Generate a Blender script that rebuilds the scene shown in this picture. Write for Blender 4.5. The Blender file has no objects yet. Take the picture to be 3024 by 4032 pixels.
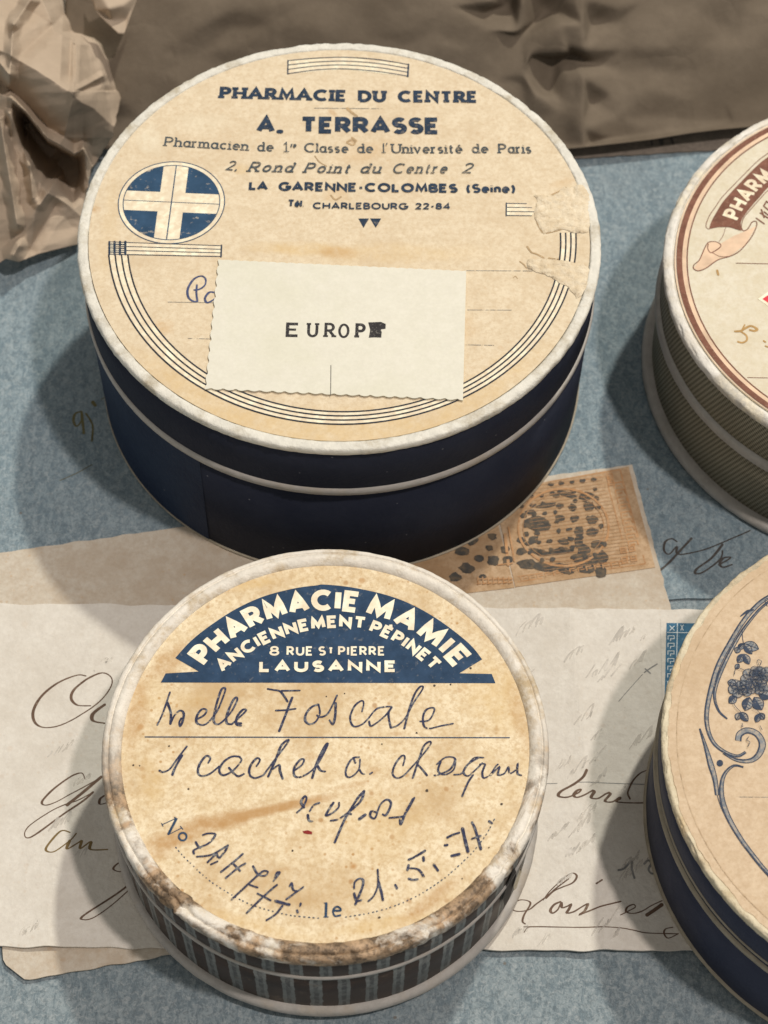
import bpy, math, random
from mathutils import Vector, Matrix, noise
from mathutils.geometry import delaunay_2d_cdt, tessellate_polygon

random.seed(7)
S = 0.35                      # metres from the table to the camera
F, PITCH, ROLL = 8000.0, math.radians(58.3826), math.radians(1.0728)
scn = bpy.context.scene
COL = scn.collection

# ------------------------------------------------------------------ camera
c_, s_ = math.cos(ROLL), math.sin(ROLL)
cp, sp = math.cos(PITCH), math.sin(PITCH)
AX = Vector((c_, s_*sp, s_*cp)); AY = Vector((-s_, c_*sp, c_*cp)); AZ = Vector((0, -cp, sp))
cam = bpy.data.cameras.new('camera'); camo = bpy.data.objects.new('camera', cam); COL.objects.link(camo)
camo.matrix_world = Matrix(((AX.x, AY.x, AZ.x, 0), (AX.y, AY.y, AZ.y, 0), (AX.z, AY.z, AZ.z, S), (0, 0, 0, 1)))
cam.sensor_fit = 'HORIZONTAL'; cam.sensor_width = 36; cam.lens = 36*F/3024
cam.clip_start = 0.01; cam.clip_end = 20
cam.dof.use_dof = True; cam.dof.focus_distance = 0.365; cam.dof.aperture_fstop = 42
scn.camera = camo

# ------------------------------------------------------------------ world, lamps, exposure
w = bpy.data.worlds.new('World'); scn.world = w; w.use_nodes = True
bg = w.node_tree.nodes['Background']; bg.inputs[0].default_value = (1.0, 0.95, 0.88, 1); bg.inputs[1].default_value = 0.335
def spot(name, loc, target, power, color, radius):
    l = bpy.data.lights.new(name, 'SPOT'); l.energy = power; l.color = color; l.shadow_soft_size = radius
    l.spot_size = math.radians(40); l.spot_blend = 0.7
    o = bpy.data.objects.new(name, l); COL.objects.link(o); o.location = loc
    o.rotation_euler = (Vector(target)-Vector(loc)).to_track_quat('-Z', 'Y').to_euler()
    return o
spot('spotlight', (1.93*S, -.36*S, 6*S), (.02, .17, 0), 84, (1.0, .90, .84), .05)
spot('spotlight', (1.93*S, 3.75*S, 6*S), (.02, .17, 0), 135, (1.0, .955, .85), .05)
scn.view_settings.view_transform = 'Standard'; scn.view_settings.look = 'None'
scn.view_settings.exposure = 0; scn.view_settings.gamma = 1

# ------------------------------------------------------------------ helpers
def at(px, py, z=0.0):
    """a point of the photograph (3024x4032) dropped onto the level z (metres)"""
    d = AX*((px-1512)/F) - AY*((py-2016)/F) - AZ
    return Vector((0, 0, S)) + d*((z-S)/d.z)
def K(x0, y0, w_):            # coordinates read in a 1659 px wide enlargement
    k = w_/1659.0
    return lambda pts: [(x0+x*k, y0+y*k) for x, y in pts]

def mesh(name, verts, faces, mat, parent=None, smooth=False):
    me = bpy.data.meshes.new(name); me.from_pydata([tuple(v) for v in verts], [], faces)
    me.materials.append(mat)
    if smooth: me.shade_smooth()
    o = bpy.data.objects.new(name, me); COL.objects.link(o)
    if parent is not None:
        o.parent = parent
        me.transform(Matrix.Translation(-wloc(parent)))
    return o
def wloc(o):
    v = Vector(o.location)
    while o.parent: o = o.parent; v += o.location
    return v
def tag(o, label, cat, group=None):
    o['label'] = label; o['category'] = cat
    if group: o['group'] = group
    return o
def thing(name, label, cat, loc, group=None):
    o = bpy.data.objects.new(name, None); COL.objects.link(o); o.location = loc
    o.empty_display_size = .01
    return tag(o, label, cat, group)

def crom(pts, n=6, closed=False):
    """smooth curve through the points"""
    P = [Vector(p[:2]) for p in pts]; out = []
    m = len(P)
    if m < 3: return P
    for i in range(m if closed else m-1):
        if closed: a, b, c, d = P[(i-1) % m], P[i], P[(i+1) % m], P[(i+2) % m]
        else: a, b, c, d = P[max(i-1, 0)], P[i], P[i+1], P[min(i+2, m-1)]
        for k in range(n):
            t = k/n
            out.append(.5*((2*b)+(c-a)*t+(2*a-5*b+4*c-d)*t*t+(3*b-a-3*c+d)*t**3))
    if not closed: out.append(P[-1])
    return out

class Ink:
    """flat print or writing lying on a sheet: ribbons and filled outlines, each a few microns above the last"""
    def __init__(self, zf, lift=3e-5):
        self.v, self.f, self.zf, self.k, self.lift = [], [], zf if callable(zf) else (lambda x, y, z=zf: z), 0, lift
    def _z(self, x, y, e=0): return self.zf(x, y)+self.lift+self.k*1.2e-6+e
    def ribbon(self, P, w, caps=True, closed=False):
        """P: plane points, w: half width or list of them"""
        P = [Vector(p[:2]) for p in P]
        Q, W = [], []
        ws = w if isinstance(w, (list, tuple)) else [w]*len(P)
        for p, q in zip(P, ws):
            if not Q or (p-Q[-1]).length > 1e-6: Q.append(p); W.append(q)
        P, ws = Q, W
        n = len(P)
        if n < 2: return
        if caps and not closed:
            d0 = (P[0]-P[1]).normalized(); d1 = (P[-1]-P[-2]).normalized()
            P = [P[0]+d0*ws[0]*.75]+P+[P[-1]+d1*ws[-1]*.75]; ws = [ws[0]*.5]+list(ws)+[ws[-1]*.5]; n += 2
        b = len(self.v)
        for i in range(n):
            if closed: a, c = P[i-1], P[(i+1) % n]
            else: a, c = P[max(i-1, 0)], P[min(i+1, n-1)]
            d1 = (P[i]-a); d2 = (c-P[i])
            if d1.length < 1e-9: d1 = d2
            if d2.length < 1e-9: d2 = d1
            d1.normalize(); d2.normalize()
            n1 = Vector((-d1.y, d1.x)); n2 = Vector((-d2.y, d2.x)); m = n1+n2
            if m.length < .2: m = n2
            m.normalize(); k = ws[i]/max(.5, m.dot(n2))
            z = i*5e-8
            for sgn in (1, -1):
                q = P[i]+m*k*sgn; self.v.append((q.x, q.y, self._z(q.x, q.y, z)))
        for i in range(n-1 if not closed else n):
            a = b+2*i; c = b+2*((i+1) % n)
            self.f.append((a+1, c+1, c, a))
        self.k += 1
    def fill(self, pts):
        pts = [Vector(p[:2]) for p in pts]
        tri = tessellate_polygon([[p.to_3d() for p in pts]])
        b = len(self.v)
        for p in pts: self.v.append((p.x, p.y, self._z(p.x, p.y)))
        for t in tri:
            t = list(t); a, c, d = (pts[i] for i in t)
            if (c-a).cross(d-a) < 0: t.reverse()
            self.f.append(tuple(b+i for i in t))
        self.k += 1
    def px(self, pts, w, zs, smooth=True, pen=0.0, closed=False, n=6):
        """a stroke given in photograph pixels, w = full width in pixels"""
        P = [at(x, y, zs) for x, y in pts]; sc = (at(pts[0][0]+10, pts[0][1], zs)-P[0]).length/10
        if smooth: P = crom(P, n, closed)
        W = []
        for i in range(len(P)):
            d = P[min(i+1, len(P)-1)]-P[max(i-1, 0)]
            k = 1.0
            if pen and d.length > 0:
                dn = d.normalized(); k = 1-pen+pen*1.6*max(0.0, abs(dn.y)*.9+.1)**1.5 if d.y < 0 else 1-pen*.75
            k *= 1+.16*noise.noise((P[i].x*900, P[i].y*900, 0))
            W.append(w*sc/2*k)
        self.ribbon(P, W, closed=closed)
    def pxfill(self, pts, zs, smooth=False):
        P = [at(x, y, zs) for x, y in pts]
        if smooth: P = crom(P, 5, True)
        self.fill(P)
    def build(self, name, mat, parent, stuff=False):
        o = mesh(name, self.v, self.f, mat, parent); self.v, self.f = [], []
        if stuff: o['kind'] = 'stuff'
        return o

# ------------------------------------------------------------------ stroke alphabet (cap height 1)
def arc(cx, cy, rx, ry, a0, a1, n=10):
    return [(cx+rx*math.cos(math.radians(a0+(a1-a0)*i/n)), cy+ry*math.sin(math.radians(a0+(a1-a0)*i/n))) for i in range(n+1)]
XH = .64
GL = {
 'A': (.84, [[(0, 0), (.42, 1), (.84, 0)], [(.15, .3), (.69, .3)]]),
 'B': (.62, [[(0, 0), (0, 1)], [(0, 1), (.3, 1)]+arc(.32, .76, .24, .24, 90, -90)+[(0, .52)], [(0, .52), (.34, .52)]+arc(.36, .26, .27, .26, 90, -90)+[(0, 0)]]),
 'C': (.86, [arc(.5, .5, .48, .5, 48, 312, 16)]),
 'D': (.78, [[(0, 0), (0, 1), (.28, 1)]+arc(.28, .5, .48, .5, 90, -90, 14)+[(0, 0)]]),
 'E': (.56, [[(.56, 1), (0, 1), (0, 0), (.56, 0)], [(0, .52), (.46, .52)]]),
 'G': (.92, [arc(.5, .5, .48, .5, 48, 350, 16)+[(.96, .46), (.55, .46)]]),
 'H': (.72, [[(0, 0), (0, 1)], [(.72, 0), (.72, 1)], [(0, .5), (.72, .5)]]),
 'I': (.02, [[(0, 0), (0, 1)]]),
 'L': (.52, [[(0, 1), (0, 0), (.52, 0)]]),
 'M': (.9, [[(0, 0), (.1, 1), (.45, .15), (.8, 1), (.9, 0)]]),
 'N': (.74, [[(0, 0), (0, 1), (.74, 0), (.74, 1)]]),
 'O': (.98, [arc(.49, .5, .47, .5, 0, 360, 22)]),
 'P': (.6, [[(0, 0), (0, 1), (.3, 1)]+arc(.31, .73, .27, .27, 90, -90)+[(0, .46)]]),
 'R': (.64, [[(0, 0), (0, 1), (.3, 1)]+arc(.31, .73, .27, .27, 90, -90)+[(0, .46)], [(.28, .46), (.64, 0)]]),
 'S': (.58, [arc(.29, .75, .26, .25, 35, 250, 10)+arc(.3, .26, .28, .26, 75, -145, 10)]),
 'T': (.72, [[(0, 1), (.72, 1)], [(.36, 1), (.36, 0)]]),
 'U': (.7, [[(0, 1), (0, .34)]+arc(.35, .34, .35, .34, 180, 360, 10)+[(.7, 1)]]),
 'V': (.8, [[(0, 1), (.4, 0), (.8, 1)]]),
 '2': (.56, [arc(.28, .73, .26, .27, 165, -30, 10)+[(.02, 0), (.58, 0)]]),
 '4': (.62, [[(.46, 0), (.46, 1), (0, .26), (.64, .26)]]),
 '8': (.58, [arc(.29, .76, .23, .24, -90, 270, 14), arc(.29, .26, .28, .26, 90, 450, 14)]),
 '1': (.22, [[(0, .82), (.18, 1), (.18, 0)]]),
 '-': (.26, [[(0, .42), (.26, .42)]]),
 '.': (.08, [[(.02, .03), (.06, .03)]]), ',': (.1, [[(.07, .08), (0, -.14)]]),
 '(': (.22, [arc(.36, .42, .34, .64, 125, 235, 8)]), ')': (.22, [arc(-.14, .42, .34, .64, 55, -55, 8)]),
 'a': (.48, [arc(.24, XH/2, .24, XH/2, 0, 360, 14), [(.48, XH), (.48, 0)]]),
 'c': (.46, [arc(.26, XH/2, .25, XH/2, 45, 315, 12)]),
 'd': (.48, [arc(.24, XH/2, .24, XH/2, 0, 360, 14), [(.48, 1), (.48, 0)]]),
 'e': (.5, [[(.03, XH*.52), (.5, XH*.52)]+arc(.26, XH/2, .24, XH/2, 5, 310, 12)]),
 'h': (.44, [[(0, 0), (0, 1)], [(0, .38)]+arc(.22, .42, .22, .22, 150, 0, 7)+[(.44, 0)]]),
 'i': (.04, [[(.02, 0), (.02, XH)], [(.02, .86), (.02, .9)]]),
 'l': (.04, [[(.02, 0), (.02, 1)]]),
 'm': (.74, [[(0, 0), (0, XH)], [(0, .4)]+arc(.18, .45, .18, .19, 150, 0, 6)+[(.37, 0)], [(.37, .4)]+arc(.55, .45, .18, .19, 150, 0, 6)+[(.74, 0)]]),
 'n': (.42, [[(0, 0), (0, XH)], [(0, .4)]+arc(.21, .43, .21, .21, 150, 0, 7)+[(.42, 0)]]),
 'o': (.52, [arc(.26, XH/2, .25, XH/2, 0, 360, 14)]),
 'p': (.48, [arc(.24, XH/2, .24, XH/2, 0, 360, 14), [(0, XH), (0, -.3)]]),
 'r': (.28, [[(0, 0), (0, XH)], [(0, .38)]+arc(.18, .44, .17, .2, 150, 60, 4)]),
 's': (.36, [arc(.18, .48, .16, .16, 40, 250, 7)+arc(.18, .17, .17, .17, 70, -140, 7)]),
 't': (.3, [[(.12, .9), (.12, .12), (.2, 0), (.3, .04)], [(0, XH), (.3, XH)]]),
 'u': (.42, [[(0, XH), (0, .24)]+arc(.21, .22, .21, .22, 180, 360, 7)+[(.42, XH)], [(.42, XH), (.42, 0)]]),
 'v': (.46, [[(0, XH), (.23, 0), (.46, XH)]]),
 "'": (.06, [[(.03, 1), (.0, .8)]]),
}
GL['é'] = (GL['e'][0], GL['e'][1]+[[(.2, .78), (.36, .95)]])
GL['É'] = (GL['E'][0], GL['E'][1]+[[(.2, 1.14), (.4, 1.3)]])
def glyphs(text, track, serif, slant, wt=.1):
    """strokes in cap units and the total advance"""
    x, out = 0.0, []
    for ch in text:
        if ch == ' ': x += .5; continue
        adv, st = GL[ch]
        S2 = [[(x+a+slant*b, b) for a, b in s] for s in st]
        if serif:
            ex = []
            for s in S2:
                for p, q in ((s[0], s[1]), (s[-1], s[-2])):
                    if (abs(p[1]) < .01 or abs(p[1]-1) < .01 or (ch.islower() and abs(p[1]-XH) < .01)) and abs(p[1]-q[1]) > .12 and s[0] != s[-1]:
                        l = (.11 if not (ch.islower() and p[1] > .01) else .07)+wt*.5
                        ex.append([(p[0]-l, p[1]), (p[0]+(l if not(ch.islower() and p[1] > .01) else .02), p[1])])
            S2 += ex
        out += [(ch, s) for s in S2]; x += adv+track
    return out, x-track
def text_line(ink, text, p0, p1, cap, zs, wt=.1, track=.2, serif=False, slant=0.0):
    A = at(*p0, zs).xy; B = at(*p1, zs).xy
    mx, my = (p0[0]+p1[0])/2, (p0[1]+p1[1])/2
    hgt = (at(mx, my-cap, zs)-at(mx, my, zs)).length
    G, adv = glyphs(text, track+wt*.55, serif, slant, wt)
    u = (B-A); L = u.length; u.normalize(); v = Vector((-u.y, u.x))
    wd = wt*hgt/2; sx = (L-2*wd)/max(adv, .05) if adv > .1 else hgt
    for ch, s in G:
        ws = wd*(.8 if serif and len(s) == 2 and abs(s[0][1]-s[1][1]) < .01 else 1)
        ink.ribbon([A+u*(wd+a*sx)+v*(wd+b*(hgt-2*wd)) for a, b in s], ws, caps=False, closed=False)
def text_arc(ink, text, p0, pm, p1, cap, zs, wt=.2, track=.2):
    a, b, c = (at(*p, zs).xy for p in (p0, pm, p1))
    C = circ3(a, b, c); R = (a-C).length
    hgt = (at(pm[0], pm[1]-cap, zs)-at(pm[0], pm[1], zs)).length
    t0 = math.atan2(*(a-C).yx); t1 = math.atan2(*(c-C).yx)
    G, adv = glyphs(text, track+wt*.6, False, 0)
    wd = wt*hgt/2; k = (t1-t0)/adv
    for ch, s in G:
        out = []
        for i in range(len(s)):
            segs = 1 if i == 0 else 3
            for j in range(segs):
                q = s[i] if i == 0 else (s[i-1][0]+(s[i][0]-s[i-1][0])*(j+1)/3, s[i-1][1]+(s[i][1]-s[i-1][1])*(j+1)/3)
                r = R+wd+q[1]*(hgt-2*wd); t = t0+q[0]*k
                out.append(C+Vector((math.cos(t), math.sin(t)))*r)
        ink.ribbon(out, wd, caps=False)
def circ3(a, b, c):
    d = 2*(a.x*(b.y-c.y)+b.x*(c.y-a.y)+c.x*(a.y-b.y))
    A, B, Cc = a.length_squared, b.length_squared, c.length_squared
    return Vector(((A*(b.y-c.y)+B*(c.y-a.y)+Cc*(a.y-b.y))/d, (A*(c.x-b.x)+B*(a.x-c.x)+Cc*(b.x-a.x))/d))

# ------------------------------------------------------------------ materials
class NT:
    def __init__(self, name, rough=.8, spec=.3):
        self.m = bpy.data.materials.new(name); self.m.use_nodes = True
        self.n = self.m.node_tree.nodes; self.l = self.m.node_tree.links
        self.b = self.n['Principled BSDF']; self.b.inputs['Roughness'].default_value = rough
        self.b.inputs['Specular IOR Level'].default_value = spec
        self.tc = self.n.new('ShaderNodeTexCoord').outputs['Object']
    def node(self, t, **kw):
        n = self.n.new(t)
        for k, v in kw.items(): setattr(n, k, v)
        return n
    def link(self, a, b): self.l.new(a, b); return b
    def mapping(self, scale=(1, 1, 1), rot=(0, 0, 0), loc=(0, 0, 0)):
        m = self.node('ShaderNodeMapping'); m.inputs['Scale'].default_value = scale; m.inputs['Rotation'].default_value = rot; m.inputs['Location'].default_value = loc
        self.link(self.tc, m.inputs[0]); return m.outputs[0]
    def noise(self, scale, detail=3, rough=.55, lo=.4, hi=.6, vec=None, dist=0):
        t = self.node('ShaderNodeTexNoise'); t.inputs['Scale'].default_value = scale; t.inputs['Detail'].default_value = detail
        t.inputs['Roughness'].default_value = rough; t.inputs['Distortion'].default_value = dist
        self.link(vec or self.tc, t.inputs['Vector'])
        r = self.node('ShaderNodeMapRange'); r.inputs[1].default_value = lo; r.inputs[2].default_value = hi
        self.link(t.outputs[0], r.inputs[0]); return r.outputs[0]
    def spots(self, scale, radius, vec=None):
        t = self.node('ShaderNodeTexVoronoi'); t.inputs['Scale'].default_value = scale
        self.link(vec or self.tc, t.inputs['Vector'])
        r = self.node('ShaderNodeMapRange'); r.inputs[1].default_value = radius; r.inputs[2].default_value = radius*.5
        self.link(t.outputs['Distance'], r.inputs[0])
        sep = self.node('ShaderNodeSeparateColor'); self.link(t.outputs['Color'], sep.inputs[0])
        return r.outputs[0], sep.outputs[0]
    def math(self, op, a, b=None, clamp=False):
        n = self.node('ShaderNodeMath', operation=op, use_clamp=clamp)
        for i, x in enumerate((a, b)):
            if x is None: continue
            if isinstance(x, (int, float)): n.inputs[i].default_value = x
            else: self.link(x, n.inputs[i])
        return n.outputs[0]
    def rng(self, a, f0, f1, t0=0, t1=1):
        r = self.node('ShaderNodeMapRange'); r.inputs[1].default_value = f0; r.inputs[2].default_value = f1; r.inputs[3].default_value = t0; r.inputs[4].default_value = t1
        self.link(a, r.inputs[0]); return r.outputs[0]
    def mix(self, f, a, b):
        n = self.node('ShaderNodeMix', data_type='RGBA')
        for i, x in ((0, f), (6, a), (7, b)):
            if isinstance(x, (int, float)): n.inputs[i].default_value = x
            elif isinstance(x, tuple): n.inputs[i].default_value = (*x[:3], 1)
            else: self.link(x, n.inputs[i])
        return n.outputs[2]
    def color(self, c):
        if isinstance(c, tuple): self.b.inputs['Base Color'].default_value = (*c, 1)
        else: self.link(c, self.b.inputs['Base Color'])
    def bump(self, h, dist=.0002, strength=.5):
        b = self.node('ShaderNodeBump'); b.inputs['Strength'].default_value = strength; b.inputs['Distance'].default_value = dist
        self.link(h, b.inputs['Height']); self.link(b.outputs[0], self.b.inputs['Normal'])
    def alpha(self, a): self.link(a, self.b.inputs['Alpha'])

def m_paper(name, base, tone, dark, stain=.5, foxing=0.0, bump=.00012, fine=1500, seed=0.0, rough=.85, stain_lo=.5, stain_hi=.68, big=45, blotch=(), grain=.3):
    t = NT(name, rough, .25); v = t.mapping(loc=(seed, seed*.7, 0))
    c = t.mix(t.noise(330, 6, .8, .40, .60, v), base, tone)
    c = t.mix(t.math('MULTIPLY', t.noise(1100, 3, .7, .45, .62, v), grain), c, dark)
    c = t.mix(t.math('MULTIPLY', t.noise(big, 5, .65, stain_lo, stain_hi, v), stain), c, dark)
    f = t.noise(fine, 2, .5, .3, .7, v)
    c = t.mix(t.math('MULTIPLY', f, .16), c, tuple(x*.72 for x in base))
    if foxing:
        for sc, rd, thr, colr in ((330, .2, .72, (.42, .22, .08)), (160, .13, .8, (.5, .27, .1)), (900, .3, .7, (.5, .3, .13))):
            s, r = t.spots(sc, rd, v)
            m = t.math('MULTIPLY', t.math('MULTIPLY', s, t.math('GREATER_THAN', r, thr)), t.noise(40, 3, .5, .42, .6, v))
            c = t.mix(t.math('MULTIPLY', m, foxing), c, colr)
    if blotch:
        nz = t.node('ShaderNodeTexNoise'); nz.inputs['Scale'].default_value = 140; nz.inputs['Detail'].default_value = 5; nz.inputs['Roughness'].default_value = .7; t.link(t.tc, nz.inputs['Vector'])
        sb = t.node('ShaderNodeVectorMath', operation='SUBTRACT'); t.link(nz.outputs[1], sb.inputs[0]); sb.inputs[1].default_value = (.5, .5, .5)
        tex = t.noise(450, 5, .7, .35, .62)
    for x, y, rx, ry, ang, st, colr in blotch:
        sc = t.node('ShaderNodeVectorMath', operation='SCALE'); t.link(sb.outputs[0], sc.inputs[0]); sc.inputs[3].default_value = min(rx, ry)*1.6
        ad = t.node('ShaderNodeVectorMath', operation='ADD'); t.link(t.tc, ad.inputs[0]); t.link(sc.outputs[0], ad.inputs[1])
        s0 = t.node('ShaderNodeVectorMath', operation='SUBTRACT'); t.link(ad.outputs[0], s0.inputs[0]); s0.inputs[1].default_value = (x, y, 0)
        mp = t.node('ShaderNodeMapping'); mp.inputs['Rotation'].default_value = (0, 0, -ang); t.link(s0.outputs[0], mp.inputs[0])
        ml = t.node('ShaderNodeVectorMath', operation='MULTIPLY'); t.link(mp.outputs[0], ml.inputs[0]); ml.inputs[1].default_value = (1/rx, 1/ry, 0)
        ln = t.node('ShaderNodeVectorMath', operation='LENGTH'); t.link(ml.outputs[0], ln.inputs[0])
        k = t.math('MULTIPLY', t.rng(ln.outputs['Value'], 1.1, .45), t.math('ADD', t.math('MULTIPLY', tex, .6), .4))
        c = t.mix(t.math('MULTIPLY', k, st), c, colr)
    t.color(c)
    h = t.math('ADD', t.noise(700, 4, .6, 0, 1, v), t.math('MULTIPLY', t.noise(90, 3, .5, 0, 1, v), 1.2))
    t.bump(h, bump, .6)
    return t.m
def m_ink(name, col, worn=.25, back=(.62, .48, .3), scale=900, rough=.7, lo=.55, hi=.72, alpha=None, ascale=700):
    t = NT(name, rough, .3)
    c = t.mix(t.noise(scale*.4, 3, .6, .3, .7), col, tuple(min(1, x*1.5+.01) for x in col))
    m = t.math('MULTIPLY', t.noise(scale, 4, .65, lo, hi), worn)
    t.color(t.mix(m, c, back))
    if alpha is not None:
        t.alpha(t.noise(ascale, 3, .6, alpha[0], alpha[1]))
    return t.m

M = {}
M['sticker'] = m_paper('cream_sticker_paper', (.77, .75, .65), (.73, .71, .61), (.66, .65, .50), .35, 0, .00006, seed=2, grain=.12)
M['letter'] = m_paper('white_letter_paper', (.745, .71, .64), (.685, .645, .575), (.58, .53, .45), .5, .12, .0004, seed=14, big=70, grain=.2)
M['old_env'] = m_paper('yellowed_envelope_paper', (.62, .565, .475), (.55, .48, .385), (.44, .34, .24), .75, .45, .0004, seed=17, big=38)
M['torn'] = m_paper('torn_card_core', (.83, .735, .565), (.73, .62, .45), (.58, .45, .28), .6, .2, .0010, seed=21, grain=.45)
M['newsprint'] = m_paper('browned_printed_paper', (.26, .22, .18), (.2, .17, .14), (.1, .08, .07), .6, 0, .0002, seed=25)
M['stamp_paper'] = m_paper('stamp_paper', (.56, .405, .26), (.46, .305, .175), (.33, .20, .10), .85, .3, .00008, seed=27, grain=.5)

def m_rim(name, base, grime, amount, tearcol, tear, seed, bump=.0004, front=0.0):
    t = NT(name, .6, .4); v = t.mapping(loc=(seed, seed, seed))
    c = t.mix(t.noise(420, 5, .7, .35, .65, v), base, tuple(x*.84 for x in base))
    c = t.mix(t.math('MULTIPLY', t.noise(130, 6, .7, .5, .68, v), amount), c, grime)
    if tear:
        k = t.noise(75, 6, .62, .5, .58, v, .4)
        if front:
            sx = t.node('ShaderNodeSeparateXYZ'); t.link(t.tc, sx.inputs[0])
            k = t.math('MULTIPLY', t.noise(85, 6, .7, .42, .52, v, .6), t.rng(sx.outputs[1], .006, -front, 0.05, 1))
        tc = t.mix(t.noise(500, 5, .75, .42, .58, v), tearcol, tuple(x*.35 for x in tearcol)); tc = t.mix(t.math('MULTIPLY', t.noise(260, 5, .7, .5, .62, v), .8), tc, tuple(min(1, x*1.7) for x in tearcol))
        c = t.mix(t.math('MULTIPLY', k, tear), c, tc)
    t.color(c)
    t.bump(t.math('ADD', t.noise(330, 5, .65, 0, 1, v), t.math('MULTIPLY', t.noise(1300, 3, .5, 0, 1, v), .3)), bump, .7)
    return t.m
M['rimA'] = m_rim('white_binding_paper', (.78, .76, .68), (.42, .36, .25), .85, (.5, .4, .25), 0, 1, .0007)
M['rimB'] = m_rim('worn_white_rim', (.83, .78, .69), (.48, .37, .22), .95, (.34, .235, .145), 1.0, 4, .0006, front=.012)
M['footB'] = m_rim('white_foot_binding', (.47, .445, .41), (.4, .33, .24), .5, (.4, .28, .15), 0, 6)
M['rimC'] = m_rim('chipped_white_rim', (.86, .83, .76), (.6, .5, .34), .5, (.6, .5, .3), .4, 8, .0006)
M['rimD'] = m_rim('frayed_card_rim', (.74, .66, .48), (.5, .4, .24), .8, (.5, .36, .2), .5, 12, .0009)
M['footC'] = m_rim('grey_white_binding', (.52, .50, .46), (.3, .28, .22), .4, (.5, .4, .3), 0, 9)
M['lineD'] = m_rim('gilt_edge_binding', (.42, .37, .28), (.2, .17, .12), .5, (.5, .4, .3), 0, 10)

def m_side(name, col, col2, rough=.42, spec=.45, bscale=1400, bd=.00008):
    t = NT(name, rough, spec)
    c = t.mix(t.noise(90, 4, .6, .35, .65), col, col2)
    s, r = t.spots(500, .12)
    c = t.mix(t.math('MULTIPLY', t.math('MULTIPLY', s, t.math('GREATER_THAN', r, .93)), .5), c, (.25, .25, .27))
    t.color(c)
    v = t.mapping(scale=(1, 1, .6))
    t.bump(t.noise(bscale, 3, .6, 0, 1, v), bd, .6)
    return t.m
M['navy'] = m_side('navy_leatherette', (.0170, .0210, .037), (.0240, .0285, .046), .72, .12, 1000, .00035)
M['navyD'] = m_side('faded_navy_paper', (.030, .037, .070), (.044, .051, .088), .6, .22, 1000, .0003)
def m_weave():
    t = NT('olive_woven_paper', .7, .3)
    g = t.node('ShaderNodeTexGradient', gradient_type='RADIAL'); t.link(t.tc, g.inputs[0])
    sx = t.node('ShaderNodeSeparateXYZ'); t.link(t.tc, sx.inputs[0])
    a = t.math('MULTIPLY', g.outputs[0], 2*math.pi*300); z = t.math('MULTIPLY', sx.outputs[2], 2*math.pi/.00115)
    wv = t.math('MULTIPLY', t.math('SINE', t.math('ADD', a, t.math('MULTIPLY', z, .5))), t.math('SINE', z))
    k = t.rng(wv, -.7, .7)
    c = t.mix(k, (.105, .096, .064), (.42, .39, .29))
    c = t.mix(t.math('MULTIPLY', t.noise(60, 4, .6, .4, .7), .3), c, (.10, .088, .055))
    t.color(c); t.bump(k, .00012, .7); return t.m
M['weave'] = m_weave()
def m_stripes():
    t = NT('striped_box_paper', .55, .35)
    g = t.node('ShaderNodeTexGradient', gradient_type='RADIAL'); t.link(t.tc, g.inputs[0])
    sx = t.node('ShaderNodeSeparateXYZ'); t.link(t.tc, sx.inputs[0])
    lid = t.math('GREATER_THAN', sx.outputs[2], .0213)
    a = t.math('ADD', t.math('MULTIPLY', g.outputs[0], 50), t.math('MULTIPLY', lid, .62))
    v = t.mapping(scale=(1, 1, .8))
    a = t.math('ADD', a, t.math('MULTIPLY', t.noise(600, 3, .6, 0, 1, v), .16))
    fr = t.math('FRACT', a)
    d = t.math('ABSOLUTE', t.math('SUBTRACT', fr, .5))          # 0 at the stripe's middle
    m1 = t.rng(d, .228, .212)                                   # grey band
    m2 = t.rng(d, .10, .07)                                     # darker core
    c = t.mix(t.noise(160, 4, .6, .35, .65), (.036, .026, .021), (.060, .036, .026))
    grey = t.mix(t.noise(500, 4, .65, .35, .65), (.24, .25, .24), (.15, .16, .155))
    core = t.mix(t.noise(700, 3, .6, .45, .6), (.085, .088, .088), (.17, .175, .168))
    c = t.mix(m1, c, grey); c = t.mix(m2, c, core)
    c = t.mix(t.math('MULTIPLY', t.noise(220, 5, .7, .6, .7), .5), c, (.19, .14, .09))
    t.color(c); t.bump(t.noise(900, 3, .6, 0, 1), .00008, .5); return t.m
M['stripes'] = m_stripes()
def m_blue(name, a, b, c2, seed):
    t = NT(name, .92, .15); v = t.mapping(loc=(seed, seed, 0)); vf = t.mapping(scale=(1, .45, 1), rot=(0, 0, .5), loc=(seed, 0, 0))
    c = t.mix(t.noise(620, 6, .85, .43, .57, vf, .8), a, b)
    c = t.mix(t.math('MULTIPLY', t.noise(1000, 4, .75, .5, .62, v, .8), .5), c, c2)
    c = t.mix(t.math('MULTIPLY', t.noise(1300, 3, .75, .5, .62, t.mapping(loc=(seed+9, 0, 0)), .8), .5), c, tuple(x*.62 for x in a))
    c = t.mix(t.math('MULTIPLY', t.noise(30, 4, .6, .45, .7, v), .2), c, (.20, .205, .21))
    t.color(c); sd, rd0 = t.spots(260, .10, v); c = t.mix(t.math('MULTIPLY', t.math('MULTIPLY', sd, t.math('GREATER_THAN', rd0, .93)), .6), c, (.16, .12, .08)); t.color(c)
    t.bump(t.math('ADD', t.noise(800, 4, .7, 0, 1, v), t.math('MULTIPLY', t.noise(60, 3, .5, 0, 1, v), 2.0)), .0003, .7); return t.m
M['table'] = m_blue('blue_grey_felted_paper', (.165, .215, .245), (.280, .335, .360), (.42, .46, .47), 2)
M['blue_env'] = m_blue('blue_envelope_paper', (.175, .240, .282), (.285, .360, .400), (.41, .47, .49), 6)
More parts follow.
